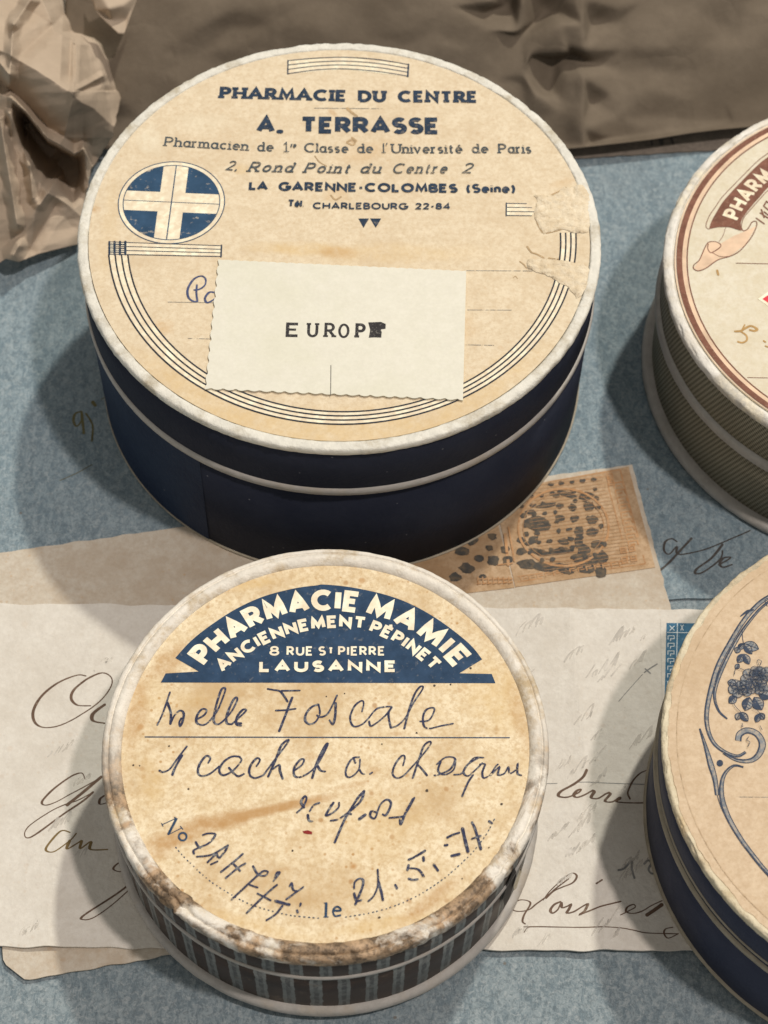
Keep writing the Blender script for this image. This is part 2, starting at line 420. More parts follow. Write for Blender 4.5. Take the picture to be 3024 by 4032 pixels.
def m_kraft(name, a, b, seed, bump=.0006):
    t = NT(name, .85, .12); v = t.mapping(loc=(seed, seed, seed))
    c = t.mix(t.noise(45, 5, .6, .35, .65, v), a, b)
    c = t.mix(t.math('MULTIPLY', t.noise(500, 3, .6, .3, .7, v), .18), c, tuple(x*.6 for x in a))
    s, r = t.spots(70, .06, v)
    c = t.mix(t.math('MULTIPLY', t.math('MULTIPLY', s, t.math('GREATER_THAN', r, .8)), .8), c, tuple(x*.3 for x in a))
    t.color(c)
    mus = t.node('ShaderNodeTexVoronoi', feature='DISTANCE_TO_EDGE'); mus.inputs['Scale'].default_value = 38; 
    d = t.noise(60, 3, .5, 0, 1, v)
    mv = t.node('ShaderNodeVectorMath', operation='ADD'); t.link(v, mv.inputs[0])
    cmb = t.node('ShaderNodeCombineXYZ'); t.link(t.math('MULTIPLY', d, .02), cmb.inputs[0]); t.link(t.math('MULTIPLY', d, .015), cmb.inputs[1]); t.link(cmb.outputs[0], mv.inputs[1])
    t.link(mv.outputs[0], mus.inputs['Vector'])
    h = t.math('ADD', t.rng(mus.outputs['Distance'], 0, .3), t.math('MULTIPLY', t.noise(120, 4, .6, 0, 1, v), .7))
    t.bump(h, bump, .7); return t.m
M['kraft'] = m_kraft('brown_kraft_paper', (.150, .120, .088), (.200, .163, .122), 3, .0006)
M['crumple'] = m_kraft('pale_brown_wrapping_paper', (.53, .430, .328), (.45, .36, .27), 7, .0004)

M['inkA'] = m_ink('navy_print_ink', (.008, .024, .052), .3, (.62, .48, .3), 1300, lo=.55, hi=.75)
M['inkB'] = m_ink('deep_blue_print_ink', (.010, .036, .082), .35, (.5, .45, .36), 1100, lo=.6, hi=.8)
M['cream'] = m_ink('unprinted_cream', (.80, .70, .53), .35, (.7, .53, .33), 700, lo=.45, hi=.65)
M['pale'] = m_ink('unprinted_pale_paper', (.745, .655, .505), .8, (.72, .59, .42), 700, lo=.35, hi=.6)
M['grey_ink'] = m_ink('grey_print_ink', (.19, .18, .16), .5, (.66, .52, .33), 1500, alpha=(.36, .5), ascale=1500)
M['pen'] = m_ink('blue_pen_ink', (.016, .020, .055), .7, (.30, .31, .30), 1500, lo=.5, hi=.66, alpha=(.30, .40), ascale=1400)
M['penA'] = m_ink('blue_fountain_ink', (.04, .055, .13), .4, (.4, .36, .3), 1500)
M['type'] = m_ink('typewriter_ink', (.018, .016, .018), .5, (.6, .58, .48), 2500, lo=.58, hi=.7)
M['sepia'] = m_ink('sepia_writing_ink', (.10, .06, .038), .5, (.34, .27, .2), 900)
M['graphite'] = m_ink('grey_pencil', (.17, .17, .165), .5, (.45, .43, .39), 1800)
M['faint'] = m_ink('faint_show_through', (.535, .505, .455), .4, (.6, .57, .52), 900, alpha=(.36, .7), ascale=160)
M['iron'] = m_ink('dark_iron_ink', (.045, .04, .036), .4, (.2, .2, .2), 1300)
M['brown'] = m_ink('red_brown_print_ink', (.155, .062, .038), .25, (.5, .38, .26), 1500)
M['brown_soft'] = m_ink('pale_brown_print_tint', (.60, .44, .31), .7, (.74, .6, .42), 500)
M['ochre'] = m_ink('ochre_writing_ink', (.36, .22, .08), .3, (.5, .35, .18), 900)
M['red'] = m_ink('red_print_ink', (.55, .03, .05), .3, (.7, .4, .3), 1200)
M['blood'] = m_ink('dark_red_ink_drop', (.2, .01, .008), .1, (.3, .05, .03), 1200)
M['navyD_ink'] = m_ink('engraved_blue_ink', (.022, .036, .066), .4, (.46, .36, .25), 1600)
M['mid_blue'] = m_ink('engraved_blue_tint', (.16, .175, .19), .7, (.50, .41, .30), 1300, lo=.45, hi=.62)
M['orange'] = m_ink('orange_stamp_ink', (.35, .18, .075), .6, (.50, .33, .19), 900, lo=.42, hi=.6)
M['cancel'] = m_ink('postmark_ink', (.050, .046, .040), .55, (.20, .14, .08), 700, lo=.45, hi=.62, alpha=(.24, .36), ascale=420)
M['blue_stamp'] = m_ink('blue_stamp_ink', (.030, .115, .20), .35, (.3, .42, .5), 1300)
M['white_print'] = m_ink('unprinted_stamp_white', (.55, .6, .62), .2, (.4, .45, .5), 1300)
M['stain'] = m_ink('brown_water_stain', (.42, .23, .09), .4, (.6, .4, .2), 500, alpha=(.38, .66), ascale=260)
M['stain_soft'] = m_ink('soft_brown_stain', (.55, .35, .16), .4, (.66, .48, .26), 300, alpha=(.46, .7), ascale=160)
M['speck'] = m_ink('black_speck', (.05, .035, .025), .1, (.1, .06, .04), 1200)
M['dark'] = m_ink('painted_gap_shade', (.012, .010, .009), .1, (.03, .02, .02), 600)  # dark colour standing for the shade inside a gap

# ------------------------------------------------------------------ setting: the blue-grey surface
def grid_sheet(corners, z0, zfun, thick, nx=70, ny=50, edge=0.0003, seed=0):
    """a paper sheet between four corner points with an uneven edge and real thickness"""
    a, b, c, d = [Vector(p[:2]) for p in corners]
    V, Fc = [], []
    for s in (0, 1):
        for j in range(ny+1):
            for i in range(nx+1):
                u, v = i/nx, j/ny
                p = (a*(1-u)+b*u)*(1-v)+(d*(1-u)+c*u)*v
                if i in (0, nx): p = p+Vector((1, 0))*edge*noise.noise((seed, v*40, 0))
                if j in (0, ny): p = p+Vector((0, 1))*edge*noise.noise((u*40, seed, 3))
                z = zfun(p.x, p.y)-(thick if s else 0)
                V.append((p.x, p.y, z))
    n = (nx+1)*(ny+1)
    for j in range(ny):
        for i in range(nx):
            q = j*(nx+1)+i
            f = (q, q+1, q+nx+2, q+nx+1); Fc.append(f); Fc.append(tuple(n+k for k in reversed(f)))
    per = [i for i in range(nx+1)]+[j*(nx+1)+nx for j in range(1, ny+1)]+[ny*(nx+1)+i for i in range(nx-1, -1, -1)]+[j*(nx+1) for j in range(ny-1, 0, -1)]
    for k in range(len(per)):
        p, q = per[k], per[(k+1) % len(per)]; Fc.append((q, p, n+p, n+q))
    return V, Fc

tb = mesh('table_surface', [(-.6, -.4, 0), (.7, -.4, 0), (.7, .9, 0), (-.6, .9, 0), (-.6, -.4, -.01), (.7, -.4, -.01), (.7, .9, -.01), (-.6, .9, -.01)],
          [(0, 1, 2, 3), (7, 6, 5, 4), (0, 4, 5, 1), (1, 5, 6, 2), (2, 6, 7, 3), (3, 7, 4, 0)], M['table'])
tb['kind'] = 'structure'

def wav(z0, amp, sc, seed):
    return lambda x, y: z0+amp*(noise.noise((x*sc, y*sc, seed))+.5*noise.noise((x*sc*2.3, y*sc*2.3, seed+5)))
def folds(f, lines, amp):
    """adds sharp folds along lines (x, y, direction) to a height function"""
    def g(x, y):
        z = f(x, y)
        for px, py, a, wd in lines:
            d = abs((x-px)*math.sin(a)-(y-py)*math.cos(a)); z += amp*math.exp(-d/wd)
        return z
    return g
ZB, ZE, ZL = .0005, .0010, .0016      # tops of the blue envelope, the old envelope, the letter
zf_blue = wav(ZB, .00010, 28, 1); zf_env = folds(wav(ZE, .00015, 30, 2), [(at(300, 2350).x, at(300, 2350).y, .12, .002)], .00025); zf_let = folds(wav(ZL, .00025, 26, 3), [(at(300, 3000).x, at(300, 3000).y, 1.52, .004), (at(2330, 3300).x, at(2330, 3300).y, 1.63, .003), (at(1500, 3200).x, at(1500, 3200).y, .01, .004)], .0005)

# blue envelope
be = thing('blue_envelope', 'pale blue fibrous paper sheet with faint handwriting lying under the two rear boxes', 'envelope', (0, .25, 0))
V, Fc = grid_sheet([at(-500, 2420), at(3700, 2345), at(3700, 494), at(-500, 820)], ZB, zf_blue, .0003, 110, 60, seed=1)
sheet = mesh('sheet', V, Fc, M['blue_env'], be)
ink = Ink(zf_blue)
k6 = K(1900, 1700, 1124)
for s, w_ in (([(1215, 620), (1150, 690), (1080, 765), (1015, 820)], 8), ([(1130, 640), (1100, 622), (1062, 640), (1055, 690), (1085, 712), (1128, 668), (1128, 705), (1170, 712), (1300, 682), (1450, 620), (1555, 575)], 7),
              ([(1395, 655), (1330, 735), (1245, 798), (1240, 826), (1290, 812), (1380, 742), (1395, 690)], 8), ([(1370, 775), (1425, 745), (1440, 730), (1400, 735), (1378, 770), (1400, 788), (1450, 772)], 8)):
    ink.px(k6(s), w_*1.15, ZB, pen=.35); ink.build('handwriting', M['iron'], be)
ink = Ink(zf_blue); k5 = K(0, 1000, 1000)
for s, w_ in (([(522, 1030), (490, 1045), (480, 1090), (500, 1125), (530, 1090), (532, 1030), (548, 1172)], 9), ([(560, 1040), (590, 1085), (606, 1130), (600, 1222)], 7),
              ([(605, 965), (622, 990)], 13), ([(390, 1480), (500, 1432), (600, 1375)], 4), ([(660, 950), (700, 925), (735, 900)], 4)):
    ink.px(k5(s), w_, ZB, pen=.3)
ink.build('handwriting', m_ink('olive_writing_ink', (.10, .09, .035), .5, (.2, .2, .16), 900), be)

# yellowed envelope (under the white letter)
ev = thing('old_envelope', 'yellowed envelope lying beneath the white letter, corners worn, orange stamps at its upper right', 'envelope', (0, .12, 0))
V, Fc = grid_sheet([at(20, 3880), at(2900, 3380), at(2487, 1838), at(-60, 2195)], ZE, zf_env, .00035, 120, 60, .0004, seed=4)
ca, cb_ = at(2, 3782, ZE), at(118, 3872, ZE)
cd = (cb_-ca).normalized(); cn_ = Vector((cd.y, -cd.x, 0))          # cut near left corner
if cn_.y > 0: cn_ = -cn_
V = [tuple(Vector(v)-cn_*max(0, (Vector(v)-ca).dot(cn_))) for v in V]
mesh('sheet', V, Fc, M['old_env'], ev)
# stamps
def quad_ink(pts, z, lift): pass
def stamp(corners, parent, name, label):
    P = [at(x, y, ZE) for x, y in corners]
    gv, gf = grid_sheet([P[0], P[1], P[2], P[3]], 0, lambda x, y: zf_env(x, y)+1.4e-4, .00012, 40, 40, .00025, seed=31)
    top = mesh(name, gv, gf, M['stamp_paper'], parent); top['label'] = label
    return top
sA = stamp(k6([(190, 905), (1003, 788), (848, 203), (60, 350)]), ev, 'postage_stamp', 'orange postage stamp with complete right margin and dotted postmark')
sB = stamp(k6([(-700, 1010), (186, 908), (40, 352), (-700, 500)]), ev, 'postage_stamp', 'orange postage stamp partly under the two large boxes')
pr = Ink(zf_env, 1.8e-4)
def sl(p, q, w_): pr.px(k6([p, q]), w_, ZE, smooth=False)
sl((395, 292), (795, 222), 5); sl((800, 225), (945, 765), 5); sl((945, 768), (205, 875), 5); sl((722, 245), (742, 300), 9); sl((725, 300), (842, 735), 5); sl((205, 845), (860, 745), 4)
sl((700, 250), (700, 252), 4); sl((420, 312), (712, 262), 4)
for i in range(9):                                   # key pattern down the right side
    t = i/9; x = 760+t*95; y = 300+t*385
    sl((x, y), (x+52, y-8), 6); sl((x+52, y-8), (x+60, y+16), 6); sl((x+18, y+18), (x+40, y+14), 6); sl((x, y), (x+6, y+30), 5)
for i in range(13):                                  # key pattern along the bottom
    t = i/13; x = 225+t*620; y = 868-t*95
    sl((x, y), (x-6, y-22), 5); sl((x-6, y-22), (x+22, y-27), 5); sl((x+12, y-12), (x+30, y-15), 5)
for cx, cy in ((865, 685), (875, 740), (815, 695), (822, 750), (735, 262), (745, 300)):
    pr.px(k6([(cx-16, cy-14), (cx+14, cy-18), (cx+20, cy+10), (cx-10, cy+14)]), 6, ZE, smooth=False, closed=True); pr.px(k6([(cx-4, cy), (cx+8, cy-2)]), 7, ZE, smooth=False)
pr.px(k6(arc(470, 560, 262, 225, 0, 360, 30)), 9, ZE, closed=False)
for i in range(26):                                  # engraved ground
    sl((215+i*6, 330+i*20), (690+i*8, 262+i*20), 1.6)
pr.px(k6(arc(470, 560, 235, 200, 0, 360, 30)), 2, ZE)
for i in range(7):
    x = -30+i*30; sl((x, 890-i*1.2), (x+20, 885-i*1.2), 6); sl((x, 850), (x+4, 885), 5); sl((x+8, 862), (x+22, 860), 6)
sl((150, 560), (185, 760), 6); sl((90, 780), (175, 770), 5); sl((130, 600), (150, 780), 12)
pr.build('stamp_print', M['orange'], sA, True)
# postmark
cn = Ink(lambda x, y: zf_env(x, y), 2.3e-4)
def blob(x, y, rx, ry, rot=0.0):
    pts = []
    for i in range(12):
        a = i*math.pi/6; r = 1+.2*random.uniform(-1, 1)
        u, v = 1.05*rx*r*math.cos(a), 1.1*ry*r*math.sin(a); pts.append((x+u*math.cos(rot)-v*math.sin(rot), y+u*math.sin(rot)+v*math.cos(rot)))
    cn.pxfill(k6(pts), ZE)
for b in [(450, 432, 24, 17), (525, 441, 26, 19), (600, 375, 46, 22), (620, 435, 32, 24), (640, 515, 30, 24), (450, 505, 24, 18), (535, 508, 28, 20), (320, 535, 68, 46), (640, 585, 34, 24),
          (220, 632, 24, 19), (295, 632, 32, 22), (470, 643, 34, 20), (560, 580, 30, 26), (665, 655, 36, 24), (225, 698, 30, 20), (330, 705, 60, 17), (450, 700, 70, 17), (690, 735, 34, 34), (600, 795, 58, 30),
          (685, 812, 34, 34), (260, 775, 62, 24), (360, 790, 70, 24), (470, 795, 70, 26), (62, 755, 32, 26), (145, 752, 30, 24), (55, 612, 26, 18), (130, 690, 28, 20), (40, 680, 22, 16), (560, 645, 26, 40), (590, 700, 34, 40),
          (640, 745, 40, 24), (365, 432, 62, 12), (490, 365, 60, 15), (430, 375, 20, 14), (280, 470, 30, 12), (-20, 740, 26, 20), (0, 850, 20, 16), (-60, 640, 34, 24), (-120, 700, 40, 28), (-90, 800, 44, 26), (-160, 850, 34, 24), (560, 740, 44, 26)]:
    blob(*b, rot=random.uniform(-.25, .25))
for rowi in range(9):
    for coli in range(8):
        x = 210+coli*62+rowi*9; y = 330+rowi*54-coli*7
        if random.random() < .75: blob(x, y, random.uniform(11, 20), random.uniform(9, 15), random.uniform(-.3, .3))
cn.build('postmark', M['cancel'], sA, True)
# worn brownish fold and specks on the envelope flap

# white letter on top
lt = thing('folded_letter', 'folded white letter with sepia handwriting lying in front, under the small round box', 'letter', (0, .1, 0))
V, Fc = grid_sheet([at(-260, 3738), at(3900, 3762), at(3900, 2425), at(-260, 2392)], ZL, zf_let, .0004, 220, 90, .0005, seed=9)
mesh('sheet', V, Fc, M['letter'], lt)
kj = K(0, 2000, 700*1659/762); kk = K(2150, 2950, 600); k4 = K(1250, 2900, 1000)
ink = Ink(zf_let)
for s, w_ in [([(370, 725), (330, 720), (250, 750), (180, 805), (143, 870), (150, 920), (190, 942), (260, 933), (350, 890), (430, 830), (475, 770), (478, 730), (440, 710), (380, 735), (320, 780), (306, 820), (335, 850), (390, 852)], 7),
              ([(450, 845), (400, 885), (400, 915), (450, 925)], 9),
              ([(365, 1165), (350, 1140), (300, 1160), (230, 1210), (183, 1262), (195, 1280), (240, 1268), (310, 1230), (430, 1160)], 6), ([(435, 1155), (350, 1230), (290, 1282)], 9),
              ([(400, 1222), (350, 1268), (250, 1335), (135, 1412), (106, 1402), (130, 1362), (230, 1300), (330, 1262), (395, 1225)], 6), ([(452, 1235), (430, 1252), (430, 1275), (462, 1268)], 6),
              ([(565, 1605), (500, 1655), (362, 1745), (355, 1765), (400, 1757), (480, 1702), (570, 1622)], 6), ([(545, 1508), (505, 1525), (486, 1548), (515, 1560), (560, 1548)], 5)]:
    ink.px(kj(s), w_*1.3, ZL, pen=.6); ink.build('handwriting', M['sepia'], lt)
for s, w_ in [([(440, 240), (400, 315), (300, 390), (170, 460), (132, 505), (160, 528), (240, 530), (350, 485), (378, 450), (335, 462), (300, 510), (335, 536), (420, 510), (505, 462)], 9),
              ([(505, 462), (520, 480), (488, 542), (560, 550), (640, 500), (682, 480)], 9), ([(682, 480), (695, 500), (640, 575), (720, 582), (795, 532), (800, 548), (765, 578), (880, 592), (1100, 592)], 8),
              ([(1120, 225), (1030, 260), (950, 340), (900, 440), (888, 490), (912, 548)], 5),
              ([(-30, 1640), (50, 1535), (200, 1400), (285, 1350), (335, 1385), (290, 1455), (180, 1500), (80, 1545), (0, 1620)], 6),
              ([(160, 1658), (90, 1690), (48, 1750), (75, 1782), (130, 1742), (165, 1670), (175, 1722), (225, 1712), (270, 1690), (250, 1740), (228, 1782), (300, 1770), (400, 1712), (452, 1690), (420, 1762), (368, 1802), (450, 1772), (620, 1712), (815, 1660)], 8),
              ([(810, 1808), (900, 1762), (970, 1722), (950, 1692), (885, 1722), (872, 1772), (950, 1790), (1050, 1762), (1150, 1702), (1262, 1650)], 6), ([(1262, 1692), (1180, 1752), (1096, 1808)], 14),
              ([(545, 1472), (610, 1430)], 9), ([(-240, 1930), (0, 1930), (350, 1940), (760, 1945), (950, 1972), (1100, 2002), (1440, 2012)], 6), ([(1380, 1940), (1300, 1960), (1285, 2010), (1330, 2060), (1440, 2010)], 5)]:
    ink.px(kk(s), w_*1.15, ZL, pen=.5); ink.build('handwriting', M['sepia'], lt)
ink.px(k4([(1640, 930), (1560, 990), (1500, 1042), (1430, 1092), (1380, 1130), (1310, 1140), (1265, 1122), (1275, 1092), (1330, 1065), (1392, 1085), (1352, 1160), (1340, 1205), (1358, 1222)]), 6, ZL, pen=.5)
ink.build('handwriting', M['sepia'], lt); ink.px(k4([(1350, 1277), (1388, 1242), (1520, 1243), (1620, 1245)]), 4, ZL, pen=.2)
ink.build('handwriting', M['sepia'], lt)
ink = Ink(zf_let)
ink.px(kj([(302, 1395), (262, 1390), (212, 1440), (198, 1470), (235, 1476), (300, 1430), (328, 1398)]), 8, ZL, pen=.5)
ink.px(kj([(300, 1430), (288, 1465), (335, 1438), (350, 1430), (345, 1462), (390, 1432), (388, 1465), (462, 1465)]), 9, ZL, pen=.5)
ink.build('handwriting', m_ink('olive_brown_ink', (.15, .10, .035), .4, (.3, .22, .12), 900), lt)
ink = Ink(zf_let)
for s, w_ in (([(785, 1320), (850, 1300), (930, 1218), (932, 1300), (962, 1405)], 7), ([(1068, 1250), (1110, 1212), (1145, 1245), (1115, 1310), (1150, 1355), (1200, 1340)], 7), ([(350, 370), (600, 374), (800, 378), (1100, 386)], 2.5), ([(0, 380), (120, 378)], 2.5)):
    ink.px(kk(s), w_*1.2, ZL); ink.build('pencil_mark', M['graphite'], lt)
ink.px(k6([(940, 1400), (960, 1385), (1015, 1350)]), 5, ZL); ink.px(k6([(945, 1378), (975, 1405)]), 6, ZL)
ink.px(k6([(930, 1410), (850, 1500), (790, 1570)]), 2.5, ZL)
ink.build('pencil_mark', M['graphite'], lt)
gh = Ink(zf_let, 2.2e-5)                               # writing on the other side showing through
rr = random.Random(5)
def scribble(x, y, n, size, slope):
    for i in range(n):
        a = (x+i*size*.55+rr.uniform(-4, 4), y+slope*i*size*.5+rr.uniform(-4, 4)); L = size*rr.uniform(.6, 1.6)
        gh.px([a, (a[0]+L*.35+rr.uniform(-6, 6), a[1]-L*.55), (a[0]+L*.7, a[1]-L*rr.uniform(.8, 1.1)), (a[0]+L*.5, a[1]-L*.3)][:rr.choice((3, 4, 4))], rr.uniform(5, 10), ZL, pen=.3)
for (x0, x1, y0, y1, n) in ((60, 430, 2500, 3700, 7), (2150, 2600, 2520, 3720, 16), (2010, 2540, 2480, 2700, 4), (1900, 2500, 3660, 3745, 4), (2180, 2330, 2800, 3300, 5)):
    for i in range(n):
        scribble(rr.uniform(x0, x1), rr.uniform(y0, y1), rr.randint(2, 5), rr.uniform(22, 50), rr.uniform(-.9, -.3))
gh.build('show_through_writing', M['faint'], lt, True)
# blue stamp
bs = Ink(zf_let, 1.0e-4); bs.pxfill([(2600, 2436), (2860, 2440), (2868, 2800), (2608, 2790)], ZL)
st = bs.build('postage_stamp', M['letter'], lt); st['label'] = 'blue postage stamp with key pattern border'
b2 = Ink(zf_let, 1.3e-4); b2.pxfill([(2624, 2454), (2850, 2456), (2856, 2790), (2616, 2780)], ZL); b2.build('stamp_print', M['blue_stamp'], st)
b3 = Ink(zf_let, 1.6e-4)
for p, q, w_ in [((2628, 2492), (2850, 2494), 3), ((2667, 2456), (2660, 2780), 3), ((2637, 2466), (2655, 2484), 3), ((2655, 2466), (2637, 2484), 3), ((2680, 2462), (2690, 2484), 3), ((2690, 2462), (2680, 2484), 3)]:
    b3.px([p, q], w_, ZL, smooth=False)
for i in range(9):
    y = 2505+i*30; x = 2630-i*.3
    b3.px([(x, y+14), (x, y), (x+24, y), (x+24, y+12), (x+10, y+12), (x+10, y+20)], 3, ZL, smooth=False)
b3.build('stamp_print', M['white_print'], st)

# ------------------------------------------------------------------ round boxes
def ring_pt(B, th, dr, z):
    t = max(0, min(1, z/B['h']))
    cx = B['cb'][0]*(1-t)+B['ct'][0]*t; cy = B['cb'][1]*(1-t)+B['ct'][1]*t
    R = B['Rb']*(1-t)+(B['R']+B.get('c2', 0)*math.cos(2*th)+B.get('s2', 0)*math.sin(2*th))*t
    return cx+(R+dr)*math.cos(th), cy+(R+dr)*math.sin(th)
def lathe(B, name, prof, mat, parent, n=220, rough=0.0, rs=600, close=False, seed=0, smooth=True, chips=0.0, torn=0.0):
    V, Fc = [], []; m = len(prof)
    for i in range(n):
        th = 2*math.pi*i/n
        for j, (dr, z) in enumerate(prof):
            x, y = ring_pt(B, th, dr, z)
            e = 0
            if rough:
                e = rough*(noise.noise((x*rs, y*rs, z*rs+seed))+.6*noise.noise((x*rs*3, y*rs*3, z*rs*3+seed)))
                if torn:                                   # the battered arc nearest the viewer
                    tm = max(0, min(1, (-math.sin(th)-.05)*1.6))*max(0, min(1, .35+1.6*noise.noise((math.cos(th)*4, math.sin(th)*4, seed))))
                    e += tm*torn*(noise.noise((x*420, y*420, z*420))+.7*noise.noise((x*1100, y*1100, z*1100))-.25)
                if chips:
                    c = noise.noise((math.cos(th)*16+seed, math.sin(th)*16, j*.25))
                    if c > .22: e -= chips*min(1, (c-.22)*6)
            k = e if rough else 0
            V.append((x+k*math.cos(th), y+k*math.sin(th), z+k*.6))
    for i in range(n):
        a = i*m; b = ((i+1) % n)*m
        for j in range(m-1): Fc.append((a+j, b+j, b+j+1, a+j+1))
        if close: Fc.append((a+m-1, b+m-1, b, a))
    return mesh(name, V, Fc, mat, parent, smooth)
def disc(B, name, dr, z, thick, mat, parent, n=160, rings=14, bow=0.0, seed=0, rough=.00004, rag=0.0):
    V = [(B['ct'][0], B['ct'][1], z)]; Fc = []
    for r in range(1, rings+1):
        for i in range(n):
            th = 2*math.pi*i/n; x1, y1 = ring_pt(B, th, dr, B['h'])
            if rag: x1, y1 = ring_pt(B, th, dr+rag*(noise.noise((math.cos(th)*14, math.sin(th)*14, seed))+.7*noise.noise((math.cos(th)*45, math.sin(th)*45, seed))), B['h'])
            f = r/rings; x = B['ct'][0]+(x1-B['ct'][0])*f; y = B['ct'][1]+(y1-B['ct'][1])*f
            V.append((x, y, z+rough*noise.noise((x*90, y*90, seed))))
    for i in range(n): Fc.append((0, 1+i, 1+(i+1) % n))
    for r in range(rings-1):
        a = 1+r*n; b = a+n
        for i in range(n): Fc.append((a+i, b+i, b+(i+1) % n, a+(i+1) % n))
    a = 1+(rings-1)*n; b = len(V)
    for i in range(n): V.append((V[a+i][0], V[a+i][1], z-thick))
    for i in range(n): Fc.append((a+i, b+i, b+(i+1) % n, a+(i+1) % n))
    Fc.append(tuple(b+i for i in reversed(range(n))))
    o = mesh(name, V, Fc, mat, parent); return o
def arcprof(pts, n=5):
    return [tuple(p) for p in crom(pts, n)]

mm = .001
def mk(ct, R, h, cb, Rb, c2=0, s2=0):
    return dict(ct=(ct[0]*S, ct[1]*S), R=R*S, h=h*S, cb=(cb[0]*S, cb[1]*S), Rb=Rb*S, c2=c2*S, s2=s2*S)
A = mk((-.0273, .715), .1430, .1296, (-.0270, .715), .1428, .0002, -.0005)
Bx = mk((-.0265, .4262), .1098, .0907, (-.0275, .4266), .1089, -.0007, .0004)
Cx = mk((.2900, .7225), .1335, .097, (.2888, .7197), .1315, .0008, .0016)
Dx = mk((.2688, .4280), .1306, .0955, (.2700, .4250), .1296, .0006, .0018)


def BL(box, z, items):
    """blotches given in photograph pixels -> places on the lid"""
    out = []
    for px, py, rx, ry, deg, st_, col in items:
        p = at(px, py, z)-Vector((box['cb'][0], box['cb'][1], 0)); u = (at(px+10, py, z)-at(px, py, z)).length/10
        out.append((p.x, p.y, rx*u, ry*u, math.radians(deg), st_, col))
    return out
BR, YB, PB = (.50, .30, .13), (.66, .47, .22), (.60, .40, .2)
zA, zB = A['h'], Bx['h']-.0007
M['labelA'] = m_paper('buff_label_paper', (.78, .675, .50), (.69, .575, .405), (.56, .42, .26), .45, .15, seed=3, grain=.38, blotch=BL(A, zA, [
    (1180, 980, 230, 40, 0, .6, YB), (1330, 985, 70, 22, 0, .6, PB), (1760, 1300, 130, 90, 10, .5, PB), (1380, 1700, 700, 130, 0, .55, YB), (640, 1290, 60, 45, 0, .55, PB), (780, 1560, 400, 90, -35, .5, YB), (1900, 1540, 380, 90, 40, .5, YB),
    (378, 826, 20, 22, 0, .8, BR), (950, 668, 38, 30, 0, .5, YB), (1310, 445, 30, 14, -50, .6, BR), (1389, 555, 20, 14, 0, .8, BR), (1320, 770, 60, 60, 0, .5, PB), (1450, 600, 160, 60, 20, .35, PB), (800, 480, 120, 60, 0, .3, (.80, .74, .58)), (600, 560, 60, 90, 20, .5, (.82, .76, .6)), (1330, 1000, 90, 26, 0, .6, BR), (2280, 1250, 40, 160, 10, .4, (.82, .76, .6)), (1540, 1000, 400, 60, 2, .35, YB), (2220, 720, 70, 20, 20, .4, PB), (700, 1600, 30, 20, 0, .5, (.8, .72, .5)), (430, 900, 40, 300, 0, .25, YB)]))
M['labelB'] = m_paper('foxed_label_paper', (.86, .745, .535), (.73, .585, .37), (.53, .36, .18), .8, 1.0, seed=5, big=60, grain=.5, blotch=BL(Bx, zB, [
    (660, 2600, 60, 110, -30, .7, BR), (540, 2800, 50, 190, -8, .7, BR), (600, 3080, 60, 120, 10, .5, YB), (1000, 2300, 110, 26, 12, .7, YB), (1960, 2750, 120, 180, 20, .55, YB), (2060, 2850, 50, 200, 12, .5, BR), (1500, 3640, 260, 30, 12, .6, YB),
    (1700, 3540, 200, 34, 38, .7, BR), (1000, 3640, 260, 30, -14, .5, YB), (640, 3340, 70, 50, 40, .6, BR), (1500, 3250, 220, 150, 0, .35, YB), (1090, 3430, 60, 14, 20, .6, BR), (860, 3235, 200, 44, 14, 1, BR), (1120, 3175, 230, 26, 15, 1, BR), (680, 3305, 140, 42, 8, .9, BR), (1000, 3205, 330, 22, 15, 1, BR), (1390, 3090, 90, 16, 14, .5, BR),
    (700, 2760, 200, 60, 0, .3, YB), (1220, 2980, 26, 26, 0, .5, BR), (1468, 3040, 30, 30, 0, .6, BR), (1560, 2890, 30, 12, 0, .6, BR)]))
M['labelC'] = m_paper('ivory_label_paper', (.76, .71, .58), (.70, .64, .49), (.60, .50, .34), .3, .1, seed=8)
M['labelD'] = m_paper('tan_label_paper', (.69, .55, .39), (.61, .47, .32), (.50, .36, .22), .5, .2, seed=11, grain=.4)

# ---- large navy box
ba = thing('pill_box', 'large round navy blue pharmacy box with cream lid and pasted EUROPE sticker', 'box', (A['cb'][0], A['cb'][1], 0), 'round cardboard pharmacy boxes')
h = A['h']; zb = ZE+.00012
lathe(A, 'foot_rim', [(-1.2*mm, zb), (-.1*mm, zb), (.08*mm, zb+.15*mm), (.05*mm, zb+.45*mm), (-.3*mm, zb+.5*mm)], M['lineD'], ba, rough=.00006, close=True)
lathe(A, 'body', [(-60*mm+10*mm, zb+.2*mm), (-.25*mm, zb+.2*mm), (-.2*mm, h*.30), (-.2*mm, h*.672), (-3*mm, h*.68)], M['navy'], ba, rough=.00005, rs=140, seed=2)
V, Fc = [], []
for i in range(61):                                    # the overlapping end of the covering, bluer than the rest
    th = math.radians(239.5-i*1.6)
    for j in range(5):
        z = zb+.5*mm+(h*.672-zb-.6*mm)*j/4; V.append((*ring_pt(A, th, -.09*mm, z), z))
for i in range(60):
    for j in range(4): q0 = i*5+j; Fc.append((q0, q0+1, q0+6, q0+5))
mesh('covering_overlap', V, Fc, m_side('bluer_navy_leatherette', (.0115, .0215, .050), (.017, .031, .064), .62, .14, 1000, .00035), ba, True)
lathe(A, 'seam_rim', [(-1*mm, h*.672), (.25*mm, h*.676), (.30*mm, h*.695), (.05*mm, h*.715), (-1*mm, h*.715)], M['footB'], ba, rough=.00004, close=True, seed=5)
